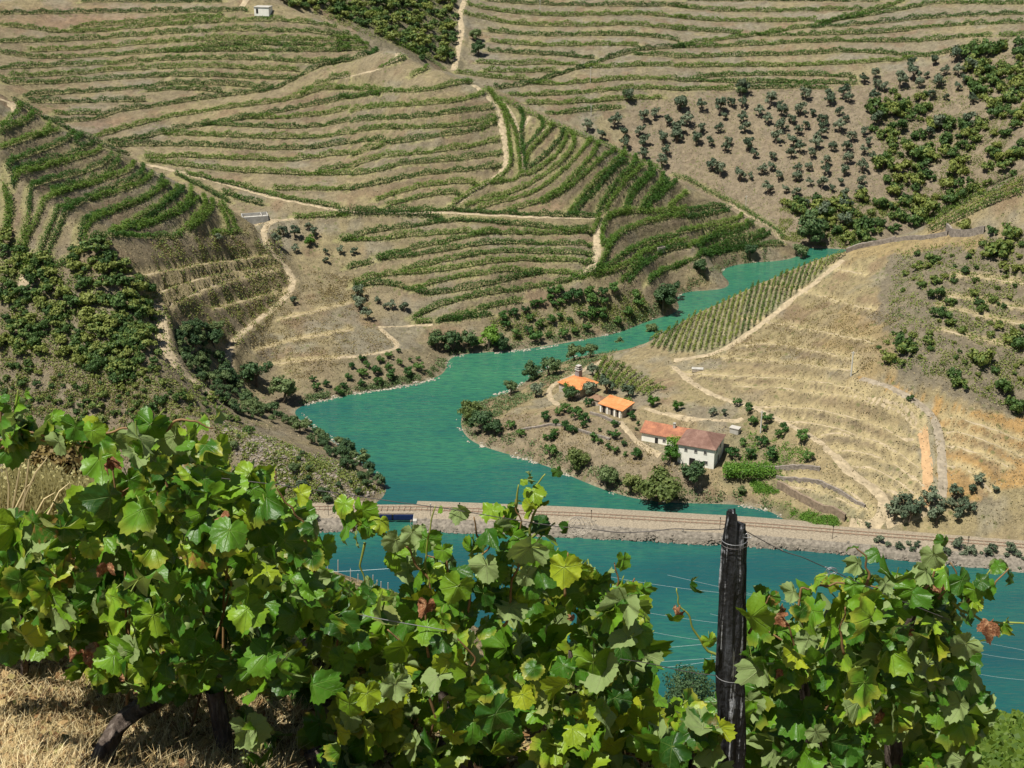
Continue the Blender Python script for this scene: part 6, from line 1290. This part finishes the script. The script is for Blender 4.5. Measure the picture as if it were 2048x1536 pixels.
# second row stakes lower down, and training wires glinting above the water
def stake(u, v0, v1, y, label):
    a, b = PY(u, v1, y), PY(u, v0, y); m = MB(); k = y / FPX * 1.2; m.tube([a - a, (b - a)], k * .9, 5); o = m.build('thin_stake', FR, None); o.location = tuple(a); return tag(o, label, 'stake', 'thin stakes along the second row')
for i, (u, v0, v1) in enumerate(((641, 1105, 1150), (655, 1118, 1160), (676, 1120, 1165), (701, 1138, 1170), (716, 1148, 1175), (728, 1155, 1185), (746, 1150, 1185), (754, 1160, 1190), (762, 1163, 1200), (776, 1165, 1200))): stake(u, v0, v1 + 20, 36., f'thin grey stake above the second row, {ordn(i + 1)} from the left')
GL = simple('glinting_cable', (.42, .48, .48), .35, .05, 1, metal=.2)
CAB = [((600, 1142), (830, 1130)), ((960, 1118), (1040, 1135)), ((955, 1168), (1022, 1180)), ((955, 1208), (1020, 1222)), ((1260, 1158), (1470, 1185)), ((1270, 1218), (1480, 1248)), ((1290, 1258), (1440, 1282)), ((1290, 1296), (1720, 1252)), ((1300, 1322), (1720, 1288)), ((1290, 1335), (1430, 1318)), ((1480, 1180), (2060, 1300)), ((1480, 1240), (1720, 1290)), ((1940, 1300), (2060, 1318)), ((1940, 1342), (2060, 1358)), ((1490, 1272), (1720, 1250)), ((1480, 1305), (1720, 1270))]
for i, ((a, b), (c_, d_)) in enumerate(CAB):
    y = 26.; t = np.linspace(0, 1, 14); ext = .25; t2 = -ext + t * (1 + 2 * ext); w = PY(a + (c_ - a) * t2, b + (d_ - b) * t2, y + .0 * t2); w[:, 2] -= .06 * (1 - (2 * t - 1) ** 2); m = MB(); m.tube(w, .0026, 4, False); tag(m.build('training_wire', GL), f'thin glinting wire against the dark water, {ordn(i + 1)} from the left', 'wire', 'thin wires strung over the lower slope')
# ------------------------------------------------------------------ second vine row on the shoulder below, weeds, grass
def patch_leaves(name, reg, y, n, size, label, yel=.1, depth=2.0):
    """a lower vine seen over the near row"""
    root = empty(name, tuple(PY(reg[0][0], reg[0][1], y))); tag(root, label, 'grapevine', 'vines of the row below'); ro = np.array(root.location); us = [p[0] for p in reg]; vs = [p[1] for p in reg]; k = 0; sh = MB()
    while k < n:
        u, v = rng.uniform(min(us), max(us)), rng.uniform(min(vs), max(vs))
        if not inpoly(reg, np.array([u]), np.array([v]))[0]: continue
        p = PY(u, v, y + rng.uniform(0, depth)); nn = np.array([rng.normal(-.2, .4), -.5, .7]) + rng.normal(0, .5, 3); nn /= np.linalg.norm(nn); t = np.array([rng.normal(0, .5), -.3, -1.]); Y = -(t - nn * (t @ nn)); Y /= np.linalg.norm(Y); X = np.cross(Y, nn); sc = size * y / FPX * rng.uniform(.7, 1.25)
        me = LMY[rng.integers(5)] if rng.random() < yel else LM[rng.integers(20)]; o = link(bpy.data.objects.new('leaf', me), root); o.matrix_basis = Matrix.Translation(-root.location) @ Matrix(((X[0] * sc, Y[0] * sc, nn[0] * sc, p[0]), (X[1] * sc, Y[1] * sc, nn[1] * sc, p[1]), (X[2] * sc, Y[2] * sc, nn[2] * sc, p[2]), (0, 0, 0, 1))); k += 1
        if k % 9 == 0: sh.tube([p - ro, p - ro + [0, 0, -.5]], .006, 4, False)
    sh.build('shoot', CANE, root)
patch_leaves('grapevine', [(640, 1145), (700, 1165), (770, 1185), (860, 1205), (940, 1270), (960, 1300), (640, 1300)], 9.5, 260, 38, 'smaller leaved vine below the near row, under the thin stakes')
patch_leaves('grapevine', [(1280, 1405), (1320, 1398), (1380, 1408), (1440, 1400), (1520, 1410), (1520, 1560), (1280, 1560)], 6.4, 150, 58, 'bright lower vine between the slate post and its left neighbour')
patch_leaves('grapevine', [(1480, 1275), (1500, 1262), (1560, 1270), (1640, 1300), (1700, 1330), (1700, 1420), (1480, 1420)], 6.0, 130, 50, 'smaller leaved vine behind the slate post on its right')
patch_leaves('grapevine', [(510, 1110), (560, 1100), (640, 1120), (660, 1160), (660, 1240), (510, 1240)], 8.0, 120, 42, 'vine behind the near row beside the tall leafy mass')
# grey bush between vines
kd = KINDS['willow_tree'][0][0]; p = PY(1382, 1410, 15.); o = empty('broom_bush', tuple(p)); tag(o, 'fine leaved dark green bush against the dark water left of the slate post', 'bush')
n = 9000; g = rng.normal(size=(n, 3)); g /= np.linalg.norm(g, axis=1)[:, None]; C = g * (rng.random((n, 1)) ** .45) * np.array([.36, .5, .36]) * (1 + .35 * NZ.fbm(g[:, :1] * 2.5 + 5, g[:, 1:2] * 2.5 + g[:, 2:] * 2, 2)) + [0, 0, .10]
V, F = leaf_quads(C, .024, g); tag(obj('crown', np_mesh('crown', V, F, [M_RI]), o), kind='stuff'); MB().tube([[0, 0, -1.2], [0, 0, .3]], .03, 6).build('stem', BARK, o)
# dry grass
STRAW = NT('dry_straw'); _g = STRAW.n('ShaderNodeNewGeometry'); STRAW.base(STRAW.ramp(_g.outputs['Random Per Island'], [(.0, (.16, .10, .045)), (.3, (.42, .30, .13)), (.7, (.68, .54, .28)), (1., (.82, .70, .42))]), .75, .3); STRAW = STRAW.m
def blades(name, x, y, hgt, wid, mat, lean=.5, seg=4):
    n = len(x); z = hn(x, y) - .01; a = rng.random(n) * 6.28; ln = np.abs(rng.normal(0, lean, n)) + .12; hh = hgt * rng.uniform(.45, 1.3, n); dx = np.cos(a) * ln; dy = np.sin(a) * ln - .12; wx = -np.sin(a + rng.normal(0, .5, n)); wy = np.cos(a); V = np.zeros((n, seg + 1, 2, 3))
    for k in range(seg + 1):
        t = k / seg; w = wid * (1 - t * .85); cx = x + dx * hh * t ** 1.7; cy = y + dy * hh * t ** 1.7; cz = z + hh * (t - .28 * ln * t ** 2.4)
        V[:, k, 0] = np.c_[cx - wx * w, cy - wy * w * .5, cz]; V[:, k, 1] = np.c_[cx + wx * w, cy + wy * w * .5, cz]
    b = np.arange(n)[:, None] * (seg + 1) * 2; F = np.concatenate([b + np.array([[2 * k, 2 * k + 1, 2 * k + 3, 2 * k + 2]]) for k in range(seg)]); return tag(obj(name, np_mesh(name, V.reshape(-1, 3), F, [mat])), kind='stuff')
n = 32000; x = rng.uniform(-2.2, -.78, n); y = rng.uniform(3.3, 5.2, n); ok = NZ.fbm(x * 5, y * 5, 2) > -.42; blades('dry_grass', x[ok], y[ok], .095, .0015, STRAW, .95)
n = 9000; x = rng.uniform(-.7, 1.6, n); y = rng.uniform(3.6, 5.4, n); ok = NZ.fbm(x * 4, y * 4, 2) > -.1; blades('dry_grass', x[ok], y[ok], .09, .0015, STRAW, .9)
LIT = NT('leaf_litter'); _g = LIT.n('ShaderNodeNewGeometry'); LIT.base(LIT.ramp(_g.outputs['Random Per Island'], [(.0, (.07, .04, .02)), (.4, (.22, .12, .05)), (.75, (.40, .28, .13)), (1., (.16, .17, .05))]), .85, .2); LIT = LIT.m
n = 16000; x = rng.uniform(-2.2, 1.8, n); y = rng.uniform(3.2, 5.4, n); V, F = leaf_quads(np.c_[x, y, hn(x, y) + .01 + .04 * rng.random(n)], .030, np.array([[0, 0, .9]])); tag(obj('leaf_litter', np_mesh('leaf_litter', V, F, [LIT])), kind='stuff')
# weeds in the gap at the left: dry fennel and brown bush beyond the row
p0 = PY(70, 1060, 6.3); root = empty('dry_weeds', tuple(p0)); tag(root, 'tall dry weeds with bare pale stalks in the gap under the arching leaves', 'weeds'); ro = np.array(p0)
m = MB()
for (a, b) in (((15, 1010), (12, 935)), ((18, 1015), (45, 905)), ((45, 985), (60, 880)), ((90, 1000), (140, 965)), ((40, 975), (95, 915)), ((25, 990), (70, 960)), ((60, 1010), (110, 985))): m.tube([PY(a[0], a[1] + 40, 6.2) - ro, PY((a[0] + b[0]) / 2 + 4, (a[1] + b[1]) / 2, 6.2) - ro, PY(b[0], b[1], 6.2) - ro], [.006, .005, .002], 5, False)
tag(m.build('stalk', simple('pale_stalk', (.55, .45, .24), .8, .2, 4), root), kind='stuff')
n = 7000; u = rng.uniform(-70, 185, n); tp = 925 + 40 * NZ.fbm(u / 40, u * 0, 3) + rng.random(n) ** .6 * 120; y0_ = 6.3 + rng.random(n) * .9; b_ = PY(u, tp + rng.uniform(15, 70, n), y0_) - ro; t_ = PY(u + rng.normal(0, 14, n), tp, y0_) - ro
V = np.stack([b_ - [.0035, 0, 0], b_ + [.0035, 0, 0], t_ + [.0012, 0, .0], t_ - [.0012, 0, 0]], 1); F = np.arange(n * 4).reshape(-1, 4); V2, F2 = leaf_quads(t_, .017, None)
tag(obj('foliage', np_mesh('foliage', np.r_[V.reshape(-1, 3), V2], np.r_[F, F2 + n * 4], [leafmat('dry_fennel', (.10, .08, .03), (.24, .21, .08), (.42, .38, .17), .2, 5.0)]), root), kind='stuff')
n = 5000; g = rng.normal(size=(n, 3)); g /= np.linalg.norm(g, axis=1)[:, None]; c0 = PY(105, 925, 7.4); o = empty('brown_bush', tuple(c0)); tag(o, 'reddish brown bush behind the dry weeds at the left edge', 'bush'); V, F = leaf_quads(g * (rng.random((n, 1)) ** .4) * np.array([.22, .25, .16]), .030, g); tag(obj('crown', np_mesh('crown', V, F, [leafmat('brown_bush_leaf', (.07, .04, .02), (.14, .08, .03), (.20, .15, .05), .15, 3.0)]), o), kind='stuff'); MB().tube([[0, 0, -1.5], [0, 0, 0]], .02, 5).build('stem', BARK, o)
